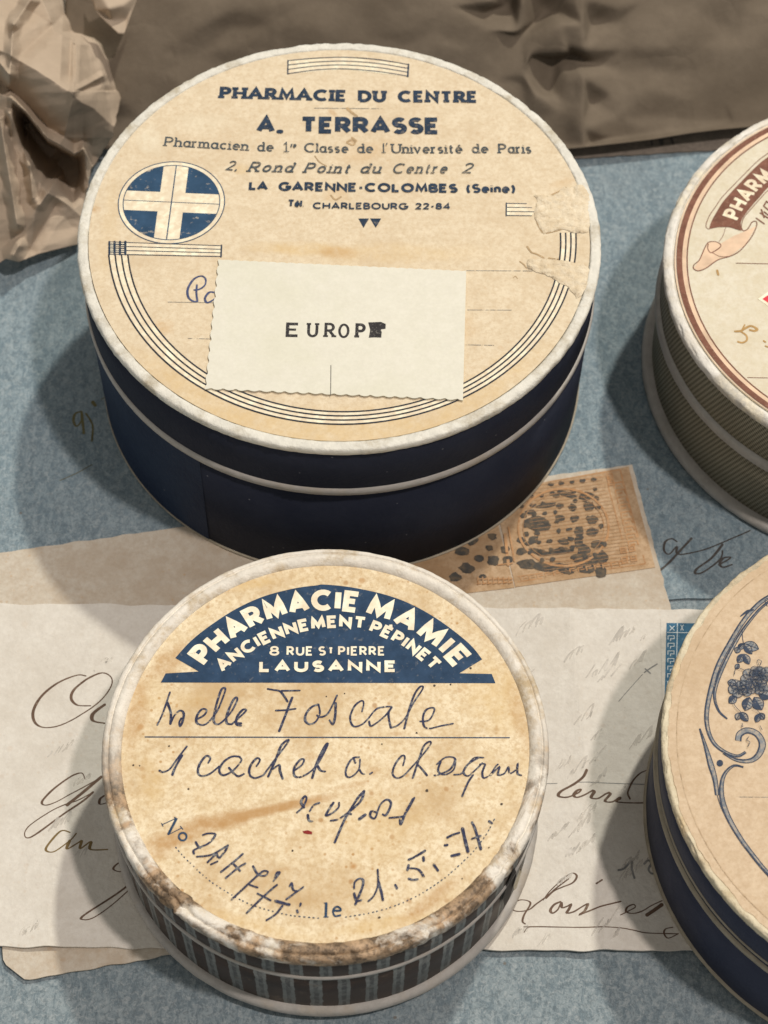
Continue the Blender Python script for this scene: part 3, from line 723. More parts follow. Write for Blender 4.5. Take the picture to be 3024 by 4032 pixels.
lathe(A, 'lid', [(-2*mm, h*.66), (-.1*mm, h*.70), (-.1*mm, h*.85), (-.15*mm, h-1.2*mm), (-1.5*mm, h-.5*mm), (-A['R']*.5, h-.5*mm)], M['navy'], ba, rough=.00005, rs=140, seed=3)
lathe(A, 'lid_rim', [(-3*mm, h-.3*mm), (-1.86*mm, h-.3*mm), (-1.84*mm, h+.17*mm), (-1.5*mm, h+.24*mm), (-.9*mm, h+.24*mm), (-.35*mm, h+.2*mm), (-.05*mm, h+.08*mm), (.12*mm, h-.2*mm), (.16*mm, h-.7*mm), (.12*mm, h-1.3*mm), (-1*mm, h-1.5*mm)], M['rimA'], ba, rough=.00013, rs=800, close=True, seed=6, n=420, chips=.00012)
LA_ = disc(A, 'label', -2.02*mm, h+.12*mm, .2*mm, M['labelA'], ba, seed=1)
LA_['label'] = 'round buff paper label printed in dark blue, peeled at its right edge'
ZA = h+.14*mm
ink = Ink(ZA, 4e-5)
W_ = dict(zs=ZA)
for t, a, b, cap, kw in [
    ('PHARMACIE', (862, 388), (1366, 402), 47, dict(wt=.26, serif=True, track=.26)), ('DU', (1409, 403), (1520, 404), 47, dict(wt=.26, serif=True, track=.26)), ('CENTRE', (1565, 404), (1883, 406), 47, dict(wt=.26, serif=True, track=.26)),
    ('A', (1008, 523), (1082, 525), 66, dict(wt=.25)), ('TERRASSE', (1179, 526), (1733, 530), 66, dict(wt=.25, track=.24)),
    ('GARENNE-COLOMBES', (1095, 753), (1803, 761), 36, dict(wt=.25, track=.22)), ('LA', (979, 749), (1055, 751), 34, dict(wt=.25, track=.15)), ('(Seine)', (1836, 761), (2030, 762), 36, dict(wt=.22, track=.2))]:
    text_line(ink, t, a, b, cap, ZA, **kw)
    if t == 'A': ink.px([(1096, 519), (1108, 519)], 19, ZA, smooth=False)
    ink.build('lettering', M['inkA'], LA_)
for t, a, b, cap, kw in [('CHARLEBOURG', (1231, 824), (1607, 827), 26, dict(wt=.2, track=.2)), ('22-84', (1635, 826), (1774, 826), 25, dict(wt=.2, track=.2)), ('Tél.', (1131, 815), (1199, 818), 28, dict(wt=.22, track=.16))]:
    text_line(ink, t, a, b, cap, ZA, **kw); ink.build('lettering', M['inkA'], LA_)
GREY = m_ink('dark_grey_print_ink', (.035, .05, .062), .45, (.62, .48, .3), 1500, lo=.5, hi=.7)
ink = Ink(ZA, 4e-5)
for t, a, b, cap, kw in [('Pharmacien', (645, 576), (976, 595), 38, dict(wt=.15, serif=True, track=.2)), ('de', (1012, 597), (1077, 598), 38, dict(wt=.15, serif=True)),
    ('Classe', (1196, 601), (1372, 604), 38, dict(wt=.15, serif=True, track=.2)), ('de', (1406, 604), (1470, 604), 38, dict(wt=.15, serif=True)), ('Université', (1541, 605), (1822, 606), 38, dict(wt=.15, serif=True, track=.2)),
    ('de', (1858, 605), (1924, 605), 38, dict(wt=.15, serif=True)), ('Paris', (1962, 605), (2093, 606), 38, dict(wt=.15, serif=True, track=.2)),
    ('2,', (887, 671), (934, 674), 38, dict(wt=.12, slant=.3)), ('Rond', (975, 678), (1150, 681), 40, dict(wt=.15, slant=.32, serif=True, track=.3)), ('Point', (1195, 682), (1374, 685), 40, dict(wt=.15, slant=.32, serif=True, track=.3)),
    ('du', (1415, 684), (1494, 685), 40, dict(wt=.15, slant=.32, serif=True, track=.3)), ('Centre', (1542, 685), (1758, 685), 40, dict(wt=.13, slant=.32, serif=True, track=.3)), ('2', (1818, 684), (1856, 684), 40, dict(wt=.12, slant=.3))]:
    text_line(ink, t, a, b, cap, ZA, **kw); ink.build('lettering', GREY, LA_)
ink.px([(1128, 599), (1128, 563), (1120, 570)], 5, ZA, smooth=False); ink.px([(1118, 599), (1138, 599)], 3.5, ZA, smooth=False)
text_line(ink, 're', (1144, 583), (1167, 584), 20, ZA, wt=.2)
ink.px([(1511, 603), (1510, 568)], 5, ZA, smooth=False); ink.px([(1503, 603), (1519, 603)], 3.5, ZA, smooth=False); ink.px([(1524, 566), (1521, 574)], 4, ZA, smooth=False)
ink.build('lettering', GREY, LA_)
BORDER = m_ink('near_black_blue_ink', (.008, .014, .026), .25, (.62, .48, .3), 1500)
# marks
kf = K(300, 600, 1100); kg = K(1400, 600, 1100); k12 = K(1200, 500, 950); k10 = K(1000, 150, 700)
bd = Ink(ZA, 4e-5); halo = Ink(ZA, 1.5e-5)
halo.pxfill(k10([(315, 210), (850, 178), (1440, 245), (1435, 360), (850, 290), (315, 335)]), ZA)
for i in range(4):
    t = i/3; bd.px(k10([(315, 212+t*122), (580, 188+t*110), (850, 180+t*108), (1150, 200+t*112), (1440, 248+t*108)]), 4.5, ZA)
bd.px(k10([(318, 208), (315, 336)]), 5.5, ZA, smooth=False); bd.px(k10([(1442, 243), (1435, 362)]), 6.5, ZA, smooth=False)
bd.build('printed_bar', M['inkA'], LA_); halo.build('unprinted_band', M['pale'], LA_)
for p in ([(368, 630), (442, 630), (404, 694)], [(449, 630), (526, 630), (488, 694)]): bd.pxfill(k12(p), ZA); bd.build('printed_triangle', M['inkA'], LA_)
halo.pxfill(k12([(1385, 525), (1525, 525), (1580, 582), (1560, 608), (1385, 610)]), ZA)
for y, x in ((526, 1525), (553, 1560), (582, 1582), (609, 1560)): bd.px(k12([(1385, y), (x, y+2)]), 3.5, ZA, smooth=False)
bd.px(k12([(1386, 523), (1385, 612)]), 5, ZA, smooth=False)
bd.build('printed_bar', M['inkA'], LA_); halo.build('unprinted_band', M['pale'], LA_)
# flag bar under the emblem
halo.pxfill(kf([(192, 530), (862, 553), (860, 620), (192, 605)]), ZA)
for i in range(4):
    t = i/3; bd.px(kf([(192, 532+t*73), (862, 555+t*64)]), 3.6, ZA, smooth=False)
bd.px(kf([(863, 551), (860, 622)]), 6, ZA, smooth=False)
for x in (197, 228, 260, 292): bd.px(kf([(x, 530), (x, 608)]), 9 if x > 200 else 7, ZA, smooth=False)
for y in (545, 568, 592): bd.px(kf([(192, y), (295, y+3)]), 5, ZA, smooth=False)
bd.build('printed_bar', M['inkA'], LA_); halo.build('unprinted_band', M['pale'], LA_)
# four concentric arcs
def fitc(pts):
    P = [at(x, y, ZA).xy for x, y in pts]
    import numpy as np
    Am = np.array([[2*p.x, 2*p.y, 1] for p in P]); bv = np.array([p.length_squared for p in P])
    s = np.linalg.lstsq(Am, bv, rcond=None)[0]; return Vector((s[0], s[1])), math.sqrt(s[2]+s[0]**2+s[1]**2)
Co, Ro = fitc(kf([(192, 605), (215, 740), (270, 900), (350, 1040), (480, 1190), (620, 1310), (760, 1410)])+[(1350, 1675)]+kg([(1310, 480), (1300, 650), (1262, 805), (640, 1455)]))
Ci, Ri = fitc(kf([(295, 605), (330, 740), (400, 880), (480, 1050), (600, 1180), (770, 1315)])+[(1350, 1622)]+kg([(1215, 480), (1210, 640), (1190, 750), (640, 1375)]))
def arcpts(t, p0, p1, n=60):
    C = Co.lerp(Ci, t); R = Ro*(1-t)+Ri*t
    a0 = math.atan2(*(at(*p0, ZA).xy-C).yx); a1 = math.atan2(*(at(*p1, ZA).xy-C).yx)
    if a0 > 0: a0 -= 2*math.pi
    if a1 > .6: a1 -= 2*math.pi
    return [C+Vector((math.cos(a0+(a1-a0)*i/n), math.sin(a0+(a1-a0)*i/n)))*R for i in range(n+1)]
seg1 = [(kf([(192+(295-192)*t, 607)])[0], kg([(1262-72*t, 805-55*t)])[0]) for t in (0, 1/3, 2/3, 1)]
seg2 = [(kg([(1296-86*t, 655-15*t)])[0], kg([(1310-95*t, 478)])[0]) for t in (0, 1/3, 2/3, 1)]
for seg in (seg1, seg2):
    o_, i_ = arcpts(0, *seg[0]), arcpts(1, *seg[3])
    for k in range(len(o_)-1): 
        halo.v += [(*p, ZA+1.6e-5) for p in (o_[k], o_[k+1], i_[k+1], i_[k])]; b0 = len(halo.v)-4; halo.f.append((b0, b0+1, b0+2, b0+3))
    for q, t in enumerate((0, 1/3, 2/3, 1)): bd.ribbon(arcpts(t, *seg[q]), .145*mm, caps=False)
    bd.build('printed_border', BORDER, LA_); halo.build('unprinted_band', M['pale'], LA_)
# emblem
em = Ink(ZA, 4e-5); hl = Ink(ZA, 1.5e-5)
Cc = at(*kf([(566, 296)])[0], ZA).xy
e1 = (at(*kf([(850, 310)])[0], ZA).xy-at(*kf([(275, 285)])[0], ZA).xy).normalized(); e2 = Vector((-e1.y, e1.x))
Rm = (at(*kf([(886, 300)])[0], ZA).xy-at(*kf([(246, 290)])[0], ZA).xy).length/2
cpt = lambda r, a: Cc+e1*(r*math.cos(a))+e2*(r*math.sin(a))
hl.fill([cpt(Rm*.99, 2*math.pi*i/60) for i in range(60)])
for r, w_ in ((.985, .10*mm), (.895, .09*mm)): em.ribbon([cpt(Rm*r, 2*math.pi*i/60) for i in range(61)], w_, caps=False)
hw = .235; rd = .885
a0 = math.asin(hw/rd)
for q in range(4):
    pts = [(hw, hw)]+[(rd*math.cos(a0+(math.pi/2-2*a0)*i/12), rd*math.sin(a0+(math.pi/2-2*a0)*i/12)) for i in range(13)]
    for _ in range(q): pts = [(-y, x) for x, y in pts]
    em.fill([Cc+e1*(x*Rm)+e2*(y*Rm) for x, y in pts])
em.ribbon([Cc-e2*Rm*.885, Cc+e2*Rm*.885], .11*mm, caps=False); em.ribbon([Cc-e1*Rm*.885, Cc+e1*Rm*.885], .07*mm, caps=False)
hl.build('emblem_ground', M['pale'], LA_)
em.build('cross_emblem', m_ink('worn_blue_emblem_ink', (.014, .05, .105), .85, (.52, .46, .36), 700, lo=.6, hi=.72), LA_)
# rules and ink
ru = Ink(ZA, 3e-5)
ru.px([(1238, 426), (1504, 428)], 3.5, ZA, smooth=False); ru.build('ruled_line', M['grey_ink'], LA_)
for s in ([(660, 703), (1050, 704)], [(665, 936), (925, 937)], [(655, 1143), (820, 1146)]): ru.px(kg(s), 3, ZA, smooth=False); ru.build('ruled_line', M['grey_ink'], LA_)
for s in ([(545, 889), (820, 893)], [(665, 1105), (795, 1108)]): ru.px(kf(s), 3, ZA, smooth=False); ru.build('ruled_line', M['grey_ink'], LA_)
hwt = Ink(ZA, 5e-5)
hwt.px(kf([(700, 818), (735, 812), (765, 787), (768, 752), (742, 735), (697, 755), (663, 812), (667, 862), (698, 886), (722, 884)]), 8.5, ZA, pen=.25); hwt.px(kf([(720, 886), (714, 835), (717, 788)]), 8, ZA)
hwt.build('handwriting', M['penA'], LA_)
hwt.px(kf([(822, 832), (790, 832), (765, 866), (775, 892), (800, 885), (835, 862)]), 8.5, ZA, pen=.25)
hwt.build('handwriting', M['penA'], LA_)
sp_ = Ink(ZA, 3.5e-5)
kt = K(2000, 700, 450)
for s, w_ in (([(870, 655), (905, 690), (960, 730)], 12), ([(915, 930), (950, 960)], 10)): sp_.px(k10(s), w_, ZA)
for s, w_ in (([(290, 105), (320, 90), (345, 100), (330, 125), (290, 108)], 9), ([(70, 200), (100, 240), (150, 270)], 5), ([(180, 470), (210, 500), (250, 480)], 7)): sp_.px(k12(s), w_, ZA)
for s, w_ in (([(280, 1000), (340, 1080), (420, 1110), (530, 1165)], 7), ([(590, 1165), (740, 1185)], 6), ([(640, 245), (760, 190), (845, 140)], 6), ([(560, 810), (700, 775), (800, 745)], 4), ([(170, 1215), (230, 1260), (270, 1310)], 5),
              ([(620, 1400), (680, 1460)], 6), ([(500, 1390), (560, 1400)], 4), ([(400, 600), (440, 700), (500, 800)], 4), ([(80, 1450), (110, 1430), (140, 1465)], 3)): sp_.px(kt(s), w_, ZA)
SCUFF = ( m_ink('torn_fibre_scuff', (.34, .24, .13), .5, (.6, .45, .28), 900, alpha=(.3, .48), ascale=1000)); o_ = sp_.build('scuff', SCUFF, LA_, True)  # brown scuff marks, several along the torn edges
# peeled patches: raised rough card where the paper is torn away
def patch(pts, z, amp, mat, parent, name, seed=0):
    P = [p+Vector((noise.noise((p.x*900, p.y*900, 1)), noise.noise((p.x*900, p.y*900, 9))))*.00042 for p in crom([at(x, y, z).xy for x, y in pts], 8, True)]
    inner = []; xs = [p.x for p in P]; ys = [p.y for p in P]; n = len(P)
    def inside(q):
        c = False
        for i in range(n):
            a, b = P[i], P[i-1]
            if (a.y > q.y) != (b.y > q.y) and q.x < (b.x-a.x)*(q.y-a.y)/(b.y-a.y)+a.x: c = not c
        return c
    st_ = .00035; y = min(ys)
    while y < max(ys):
        x = min(xs)
        while x < max(xs):
            q = Vector((x+random.uniform(-.3, .3)*st_, y+random.uniform(-.3, .3)*st_))
            if inside(q) and min((q-p).length for p in P) > st_*.5: inner.append(q)
            x += st_
        y += st_
    pts_ = P+inner; edges = [(i, (i+1) % n) for i in range(n)]
    vo, eo, fo, _, _, _ = delaunay_2d_cdt(pts_, edges, [], 1, 1e-7)
    V = []
    for i, p in enumerate(vo):
        nz = abs(noise.noise((p.x*420, p.y*420, seed)))+.5*abs(noise.noise((p.x*1300, p.y*1300, seed)))
        V.append((p.x, p.y, z+(2e-5 if i < n else 9e-5+amp*nz)))
    return mesh(name, V, [tuple(f) for f in fo], mat, parent, True)
patch(kt([(400, 250), (640, 270), (840, 150), (1090, 110), (1180, 260), (1170, 450), (1190, 640), (1150, 780), (1010, 800), (920, 790), (790, 750), (560, 805), (490, 780), (400, 600), (390, 480), (420, 330)]), ZA+5e-5, .00065, M['torn'], LA_, 'torn_patch', 1)
patch(kt([(290, 1190), (400, 1190), (520, 1180), (740, 1205), (890, 1222), (950, 1290), (1080, 1260), (1170, 1330), (1150, 1500), (1090, 1700), (990, 1745), (890, 1610), (780, 1530), (640, 1460), (500, 1385), (300, 1320)]), ZA+5e-5, .00065, M['torn'], LA_, 'torn_patch', 2)
# sticker
ZS = ZA+.00042
def scallop(p, q, n, depth, out):
    """edge from p to q with half-round perforation bites"""
    res = []; d = Vector(q)-Vector(p); L = d.length; d.normalize(); nrm = Vector((d.y, -d.x))*out
    for i in range(n):
        for k in range(7):
            t = (i+k/7)/n; res.append(Vector(p)+d*L*t+nrm*depth*(abs(math.cos(math.pi*(k/7)))**.8-1)*random.uniform(.75, 1.15))
    return res
tl, tr, br, bl = (at(*q, ZS).xy for q in ((858, 1021), (1836, 1066), (1823, 1576), (806, 1532)))
poly = scallop(bl, br, 21, .00042, 1)+[br, tr]+scallop(tr, tl, 27, .00020, 1)+scallop(tl, bl, 12, .00042, 1)
sk = Ink(ZS, 0); sk.fill(poly); n = len(poly); top = list(sk.v); faces = list(sk.f)
lo = [(x, y, z-.00022) for x, y, z in top]
faces += [tuple(n+i for i in reversed(f)) for f in sk.f]+[((i+1) % n, i, n+i, n+(i+1) % n) for i in range(n)]
stk = mesh('sticker', top+lo, faces, M['sticker'], ba); stk['label'] = 'cream perforated sticker with one straight edge'
tw = Ink(ZS, 3e-5)
for t, a, b, w_ in (('E', (1124, 1327), (1178, 1328), .19), ('U', (1208, 1328), (1252, 1329), .16), ('R', (1276, 1328), (1320, 1329), .16), ('O', (1330, 1331), (1376, 1332), .14), ('P', (1398, 1330), (1440, 1331), .18), ('E', (1456, 1328), (1512, 1330), .3)):
    text_line(tw, t, a, b, 57, ZS, wt=w_, serif=(t != 'O'))
tw.pxfill([(1450, 1270), (1500, 1268), (1519, 1276), (1518, 1295), (1500, 1297), (1504, 1312), (1482, 1310), (1484, 1328), (1452, 1330), (1458, 1300)], ZS)
tw.px([(1303, 1439), (1302, 1558)], 2.5, ZS, smooth=False)
tw.build('lettering', M['type'], stk)

# ---- small box in front
bb = thing('pill_box', 'smallest round box, foxed label headed PHARMACIE MAMIE, battered white rim, striped brown sides', 'box', (Bx['cb'][0], Bx['cb'][1], 0), 'round cardboard pharmacy boxes')
h = Bx['h']; zb = ZL+.0005
lathe(Bx, 'foot_rim', arcprof([(-1.5*mm, zb-.1*mm), (.3*mm, zb), (.75*mm, zb+.9*mm), (.6*mm, zb+2.0*mm), (-.1*mm, zb+2.6*mm), (-1.5*mm, zb+2.6*mm)], 3), M['footB'], bb, rough=.00008, close=True, seed=2)
lathe(Bx, 'body', [(-Bx['R']*.7, zb+.5*mm), (-.6*mm, zb+.5*mm), (-.45*mm, h*.66), (-.9*mm, h*.672)], M['stripes'], bb, rough=.00009, rs=150, seed=4)
lathe(Bx, 'seam_rim', [(-1*mm, h*.668), (.05*mm, h*.670), (.12*mm, h*.685), (-.05*mm, h*.70), (-1*mm, h*.70)], M['footB'], bb, rough=.00004, close=True, seed=5)
lathe(Bx, 'lid', [(-1.5*mm, h*.66), (-.25*mm, h*.69), (-.2*mm, h*.80), (-.3*mm, h-2.6*mm), (-2*mm, h-2*mm), (-Bx['R']*.6, h-2*mm)], M['stripes'], bb, rough=.00009, rs=150, seed=4)
lathe(Bx, 'lid_rim', [(-3.5*mm, h-1.6*mm), (-3.05*mm, h-.62*mm), (-2.9*mm, h-.38*mm), (-2.5*mm, h-.05*mm), (-2.1*mm, h+.16*mm), (-1.7*mm, h+.22*mm), (-1.3*mm, h+.14*mm), (-1.02*mm, h-.06*mm), (-.92*mm, h-.30*mm), (-.80*mm, h-.32*mm), (-.72*mm, h-.08*mm), (-.4*mm, h-.02*mm), (-.05*mm, h-.15*mm), (.2*mm, h-.5*mm), (.32*mm, h-1.2*mm), (.30*mm, h-2.1*mm), (.15*mm, h-2.8*mm), (-.3*mm, h-3.3*mm), (-2*mm, h-3.2*mm)], M['rimB'], bb, n=420, rough=.00007, rs=500, close=True, seed=7, torn=.0007)
# loosened paper at the right of the box: a gap's shade painted as a dark patch, and a curling brown flake
def side_patch(name, a0, a1, z0, z1, dr, mat, wob, B=Bx, par=bb):
    V, Fc = [], []
    for i in range(9):
        t = i/8
        for j in range(5):
            u = j/4; wdt = math.sin(math.pi*min(1, .12+u*.88))**.6
            a = (a0+a1)/2+(a1-a0)*(t-.5)*wdt+wob*noise.noise((u*3, t, 1))
            x, y = ring_pt(B, a, dr*(1-.5*abs(t-.5)), z0+(z1-z0)*u); V.append((x, y, z0+(z1-z0)*u))
    for i in range(8):
        for j in range(4): q0 = i*5+j; Fc.append((q0, q0+5, q0+6, q0+1))
    return mesh(name, V, Fc, mat, par, True)
side_patch('painted_gap', math.radians(-35), math.radians(-29.5), h*.36, h*.86, .12*mm, M['dark'], .03)
side_patch('paper_flake', math.radians(-30.5), math.radians(-27), h*.42, h*.70, .55*mm, M['torn'], .05)
LB = disc(Bx, 'label', -3.12*mm, h-.75*mm, .3*mm, M['labelB'], bb, seed=3)
LB['label'] = 'foxed cream paper label with blue arched heading and pen writing'
ZBL = h-.73*mm
pan = Ink(ZBL, 3e-5)
q1 = K(400, 2100, 900); q2 = K(1250, 2100, 900)
top = q1([(535, 905), (650, 780), (800, 662), (980, 547), (1180, 457), (1400, 400), (1560, 378)])+q2([(50, 372), (250, 393), (500, 448), (700, 525), (900, 643), (1100, 800), (1195, 915)])
P = crom([at(x, y, ZBL).xy for x, y in top], 5)
P += [at(x, y, ZBL).xy for x, y in q2([(1030, 1016), (1265, 1021), (1292, 1088)])+q1([(430, 1083), (465, 1017), (706, 1003)])]
pan.fill(P); pan.build('heading_panel', M['inkB'], LB)
le = Ink(ZBL, 7e-5)
text_arc(le, 'PHARMACIE', (820, 2617), (1240, 2408), (1396, 2414), 84, ZBL, wt=.25, track=.27); le.build('lettering', M['cream'], LB)
C_, A_, T_ = None, None, None
text_arc(le, 'MAMIE', (1448, 2425), (1600, 2484), (1782, 2628), 84, ZBL, wt=.25, track=.27); le.build('lettering', M['cream'], LB)
text_arc(le, 'ANCIENNEMENT', (885, 2646), (1170, 2494), (1430, 2480), 50, ZBL, wt=.25, track=.26); le.build('lettering', M['cream'], LB)
text_arc(le, 'PÉPINET', (1456, 2490), (1570, 2543), (1697, 2641), 50, ZBL, wt=.25, track=.26); le.build('lettering', M['cream'], LB)
text_line(le, '8', (1060, 2583), (1100, 2583), 38, ZBL, wt=.2)
text_line(le, 'RUE', (1128, 2583), (1232, 2583), 37, ZBL, wt=.2, track=.3)
text_line(le, 'S', (1253, 2583), (1283, 2583), 37, ZBL, wt=.2); text_line(le, 'T', (1293, 2577), (1312, 2577), 27, ZBL, wt=.25)
text_line(le, 'PIERRE', (1331, 2583), (1516, 2583), 37, ZBL, wt=.2, track=.3); le.build('lettering', M['cream'], LB)
text_line(le, 'LAUSANNE', (1020, 2648), (1561, 2648), 46, ZBL, wt=.27, track=.34)
le.build('lettering', M['cream'], LB)
ka = K(500, 2600, 900); kb = K(1300, 2600, 850); kc = K(1000, 3050, 800); kd = K(600, 3200, 700); ke = K(1250, 3200, 800)
pn = Ink(ZBL, 5e-5)
def W(kx, strokes, w_=6.5):
    for s in strokes:
        if isinstance(s, tuple): s, ww = s
        else: ww = w_
        pn.px(kx(s), ww*1.4, ZBL, pen=.22)
    pn.build('handwriting', M['pen'], LB)
W(ka, [[(220, 470), (262, 380), (312, 232)], [(290, 300), (318, 380), (316, 462)], [(316, 462), (345, 400), (385, 365), (412, 385), (405, 440), (385, 478), (380, 450), (395, 420)],
       [(505, 430), (560, 398), (578, 362), (545, 355), (510, 400), (505, 450), (540, 470), (575, 462), (610, 430)],
       [(610, 430), (660, 360), (712, 225), (705, 200), (680, 225), (645, 340), (630, 440), (660, 465), (700, 440)], [(700, 440), (760, 370), (800, 290), (790, 270), (760, 310), (725, 400), (725, 455), (760, 465)],
       [(760, 465), (810, 420), (865, 365), (840, 360), (800, 410), (795, 465), (830, 475)], ([(790, 458), (830, 458)], 9),
       [(1020, 208), (1060, 215), (1110, 225), (1140, 260), (1165, 300)], [(1120, 222), (1255, 220)], [(1200, 270), (1180, 320), (1150, 400), (1105, 515)], [(1080, 365), (1150, 362), (1225, 352)],
       [(1390, 320), (1340, 340), (1300, 390), (1295, 440), (1330, 465), (1375, 440), (1400, 380), (1390, 320)], [(1380, 400), (1410, 412), (1450, 395), (1480, 350), (1525, 255)], [(1515, 310), (1512, 400), (1495, 465), (1470, 435)],
       [(235, 800), (260, 812), (310, 790), (370, 710), (435, 625)], [(400, 690), (350, 780), (330, 832)],
       [(590, 745), (605, 710), (575, 695), (530, 750), (515, 810), (540, 840), (600, 825), (670, 770)], [(820, 700), (760, 700), (700, 740), (670, 800), (700, 835), (770, 800), (830, 730), (815, 700)], [(740, 780), (800, 840), (850, 825)],
       [(940, 770), (965, 725), (940, 712), (895, 770), (890, 830), (930, 855), (990, 835)], [(990, 835), (1060, 740), (1165, 600), (1165, 580), (1120, 620), (1080, 720), (1025, 845)], [(1060, 790), (1105, 760), (1110, 800), (1130, 860)],
       [(1215, 800), (1270, 760), (1285, 720), (1255, 725), (1215, 780), (1215, 835), (1250, 850), (1310, 825)], [(1310, 825), (1380, 760), (1455, 620), (1440, 620), (1380, 740), (1345, 855)], [(1380, 760), (1405, 800), (1440, 808)]])
W(kb, [[(245, 395), (258, 330), (240, 312), (190, 350), (155, 430), (165, 490), (195, 510), (250, 490), (300, 440)], [(300, 440), (340, 390), (380, 365), (470, 358), (450, 400), (452, 450), (467, 520)], [(300, 470), (310, 505), (345, 490), (420, 430), (465, 370)],
       [(465, 520), (520, 500), (580, 440), (640, 330), (700, 240), (715, 205), (690, 205), (650, 260), (610, 370), (570, 525)], [(690, 470), (760, 460), (800, 390), (790, 365), (740, 380), (715, 430), (720, 500), (760, 525), (850, 505), (945, 487)],
       [(225, 745), (170, 755), (125, 830), (125, 890), (165, 895), (220, 840), (230, 760)], [(180, 750), (195, 790)], [(225, 840), (245, 870), (265, 875)], [(305, 875), (325, 862)],
       [(560, 810), (575, 745), (550, 735), (500, 800), (480, 870), (510, 905), (560, 890), (620, 830)], [(620, 830), (700, 740), (770, 650), (765, 625), (720, 660), (680, 770), (635, 905)], [(670, 800), (700, 830), (745, 885)],
       [(820, 800), (880, 750), (940, 745), (960, 770), (920, 840), (830, 880), (800, 885)], [(850, 780), (830, 850), (880, 880), (950, 840), (965, 760)], [(950, 880), (1010, 870), (1060, 800), (1110, 750), (1180, 750)],
       [(1140, 750), (1060, 800), (1025, 860), (1060, 890), (1120, 840), (1170, 790)], [(1100, 880), (1060, 940), (1015, 1045)], [(1150, 800), (1190, 800), (1170, 860), (1180, 905), (1230, 880), (1270, 820), (1290, 800)],
       [(1235, 885), (1300, 820), (1290, 880), (1340, 870), (1370, 820), (1380, 870), (1430, 840), (1440, 800), (1440, 870), (1470, 885)]], 5.5)
W(kc, [[(350, 312), (400, 265), (430, 200), (415, 178), (385, 225), (410, 270)], [(440, 330), (450, 375), (480, 385)], [(455, 300), (490, 250), (535, 232)], [(650, 230), (610, 290), (590, 335), (640, 315), (690, 270), (695, 230)],
       [(625, 378), (690, 365), (760, 320), (795, 325)], [(900, 135), (850, 190), (800, 270), (740, 370), (660, 555)], [(900, 135), (870, 220), (760, 320)], ([(860, 365), (910, 328)], 11),
       [(1000, 310), (960, 300), (950, 340), (990, 355), (1030, 250), (1085, 205), (1120, 240), (1080, 330), (1050, 325)], [(1105, 355), (1160, 350), (1205, 345), (1230, 330), (1280, 250), (1310, 190)], [(1300, 200), (1240, 310), (1200, 405), (1190, 370)]])
W(kd, [[(470, 210), (520, 195), (585, 200), (570, 240), (520, 290), (430, 330), (385, 355), (390, 385)], [(405, 275), (425, 310), (450, 330)], [(415, 412), (530, 400), (600, 370), (705, 305)], [(705, 305), (680, 360), (625, 425)], [(600, 380), (560, 420), (515, 465)],
       [(545, 485), (610, 455)], [(600, 380), (612, 415)], [(845, 385), (760, 460), (640, 555)], [(870, 475), (800, 515), (685, 612)], [(760, 480), (820, 545)], [(940, 500), (985, 575), (1050, 590), (1080, 555), (1040, 545), (985, 585), (860, 700), (740, 812)], [(910, 675), (985, 700)],
       [(1130, 640), (1170, 590), (1190, 560), (1165, 560), (1145, 610)], [(1165, 675), (1120, 710), (1010, 810), (880, 938)], [(980, 755), (1050, 790), (1105, 820)], [(1280, 690), (1300, 660), (1315, 720), (1360, 730), (1410, 695)], [(1360, 730), (1250, 810)],
       ([(1150, 825), (1220, 845), (1280, 860)], 10), [(1215, 870), (1150, 950), (1065, 1005)], [(1385, 848), (1380, 872)], [(1350, 912), (1358, 932)]], 6)
W(ke, [[(300, 620), (305, 570), (340, 540), (372, 550), (370, 600), (340, 680), (310, 750)], [(300, 660), (320, 720), (360, 715)], [(415, 725), (460, 680), (495, 590), (492, 465)], [(497, 560), (520, 640), (535, 715)], [(635, 590), (650, 620)], ([(745, 385), (790, 365), (880, 312)], 8),
       [(745, 430), (735, 470)], [(755, 455), (810, 460), (845, 485), (868, 525)], ([(745, 540), (780, 550), (820, 545)], 8), [(865, 365), (868, 395)], [(950, 425), (985, 475)], [(1160, 165), (1110, 180), (1060, 205)], ([(1040, 268), (1062, 265)], 9), ([(1095, 355), (1160, 340)], 9),
       ([(1185, 130), (1205, 220), (1230, 320)], 8), [(1262, 80), (1290, 140), (1335, 300)], [(1260, 215), (1335, 190)], [(1400, 70), (1420, 85)]], 6.5)
pt = Ink(ZBL, 4e-5)
pt.px([(571, 2902), (2006, 2905)], 4.5, ZBL, smooth=False)
# serif No and le
pt.px(kd([(92, 112), (222, 52)]), 3.5, ZBL, smooth=False); pt.px(kd([(224, 58), (150, 200)]), 11, ZBL, smooth=False); pt.px(kd([(150, 205), (275, 143)]), 3.5, ZBL, smooth=False)
pt.px(kd([(86, 100), (100, 128)]), 4, ZBL, smooth=False); pt.px(kd([(262, 128), (285, 155)]), 4, ZBL, smooth=False); pt.px(kd([(208, 44), (226, 62)]), 5, ZBL, smooth=False)
pt.px(kd(arc(283, 224, 36, 36, 0, 360, 14)), 8, ZBL)
pt.px(ke([(72, 740), (68, 850)]), 11, ZBL, smooth=False); pt.px(ke([(55, 738), (72, 738)]), 4, ZBL, smooth=False); pt.px(ke([(52, 852), (88, 852)]), 5, ZBL, smooth=False)
pt.px(ke([(128, 800), (186, 800), (184, 780), (160, 768), (134, 785), (128, 815), (145, 845), (188, 838)]), 8, ZBL)
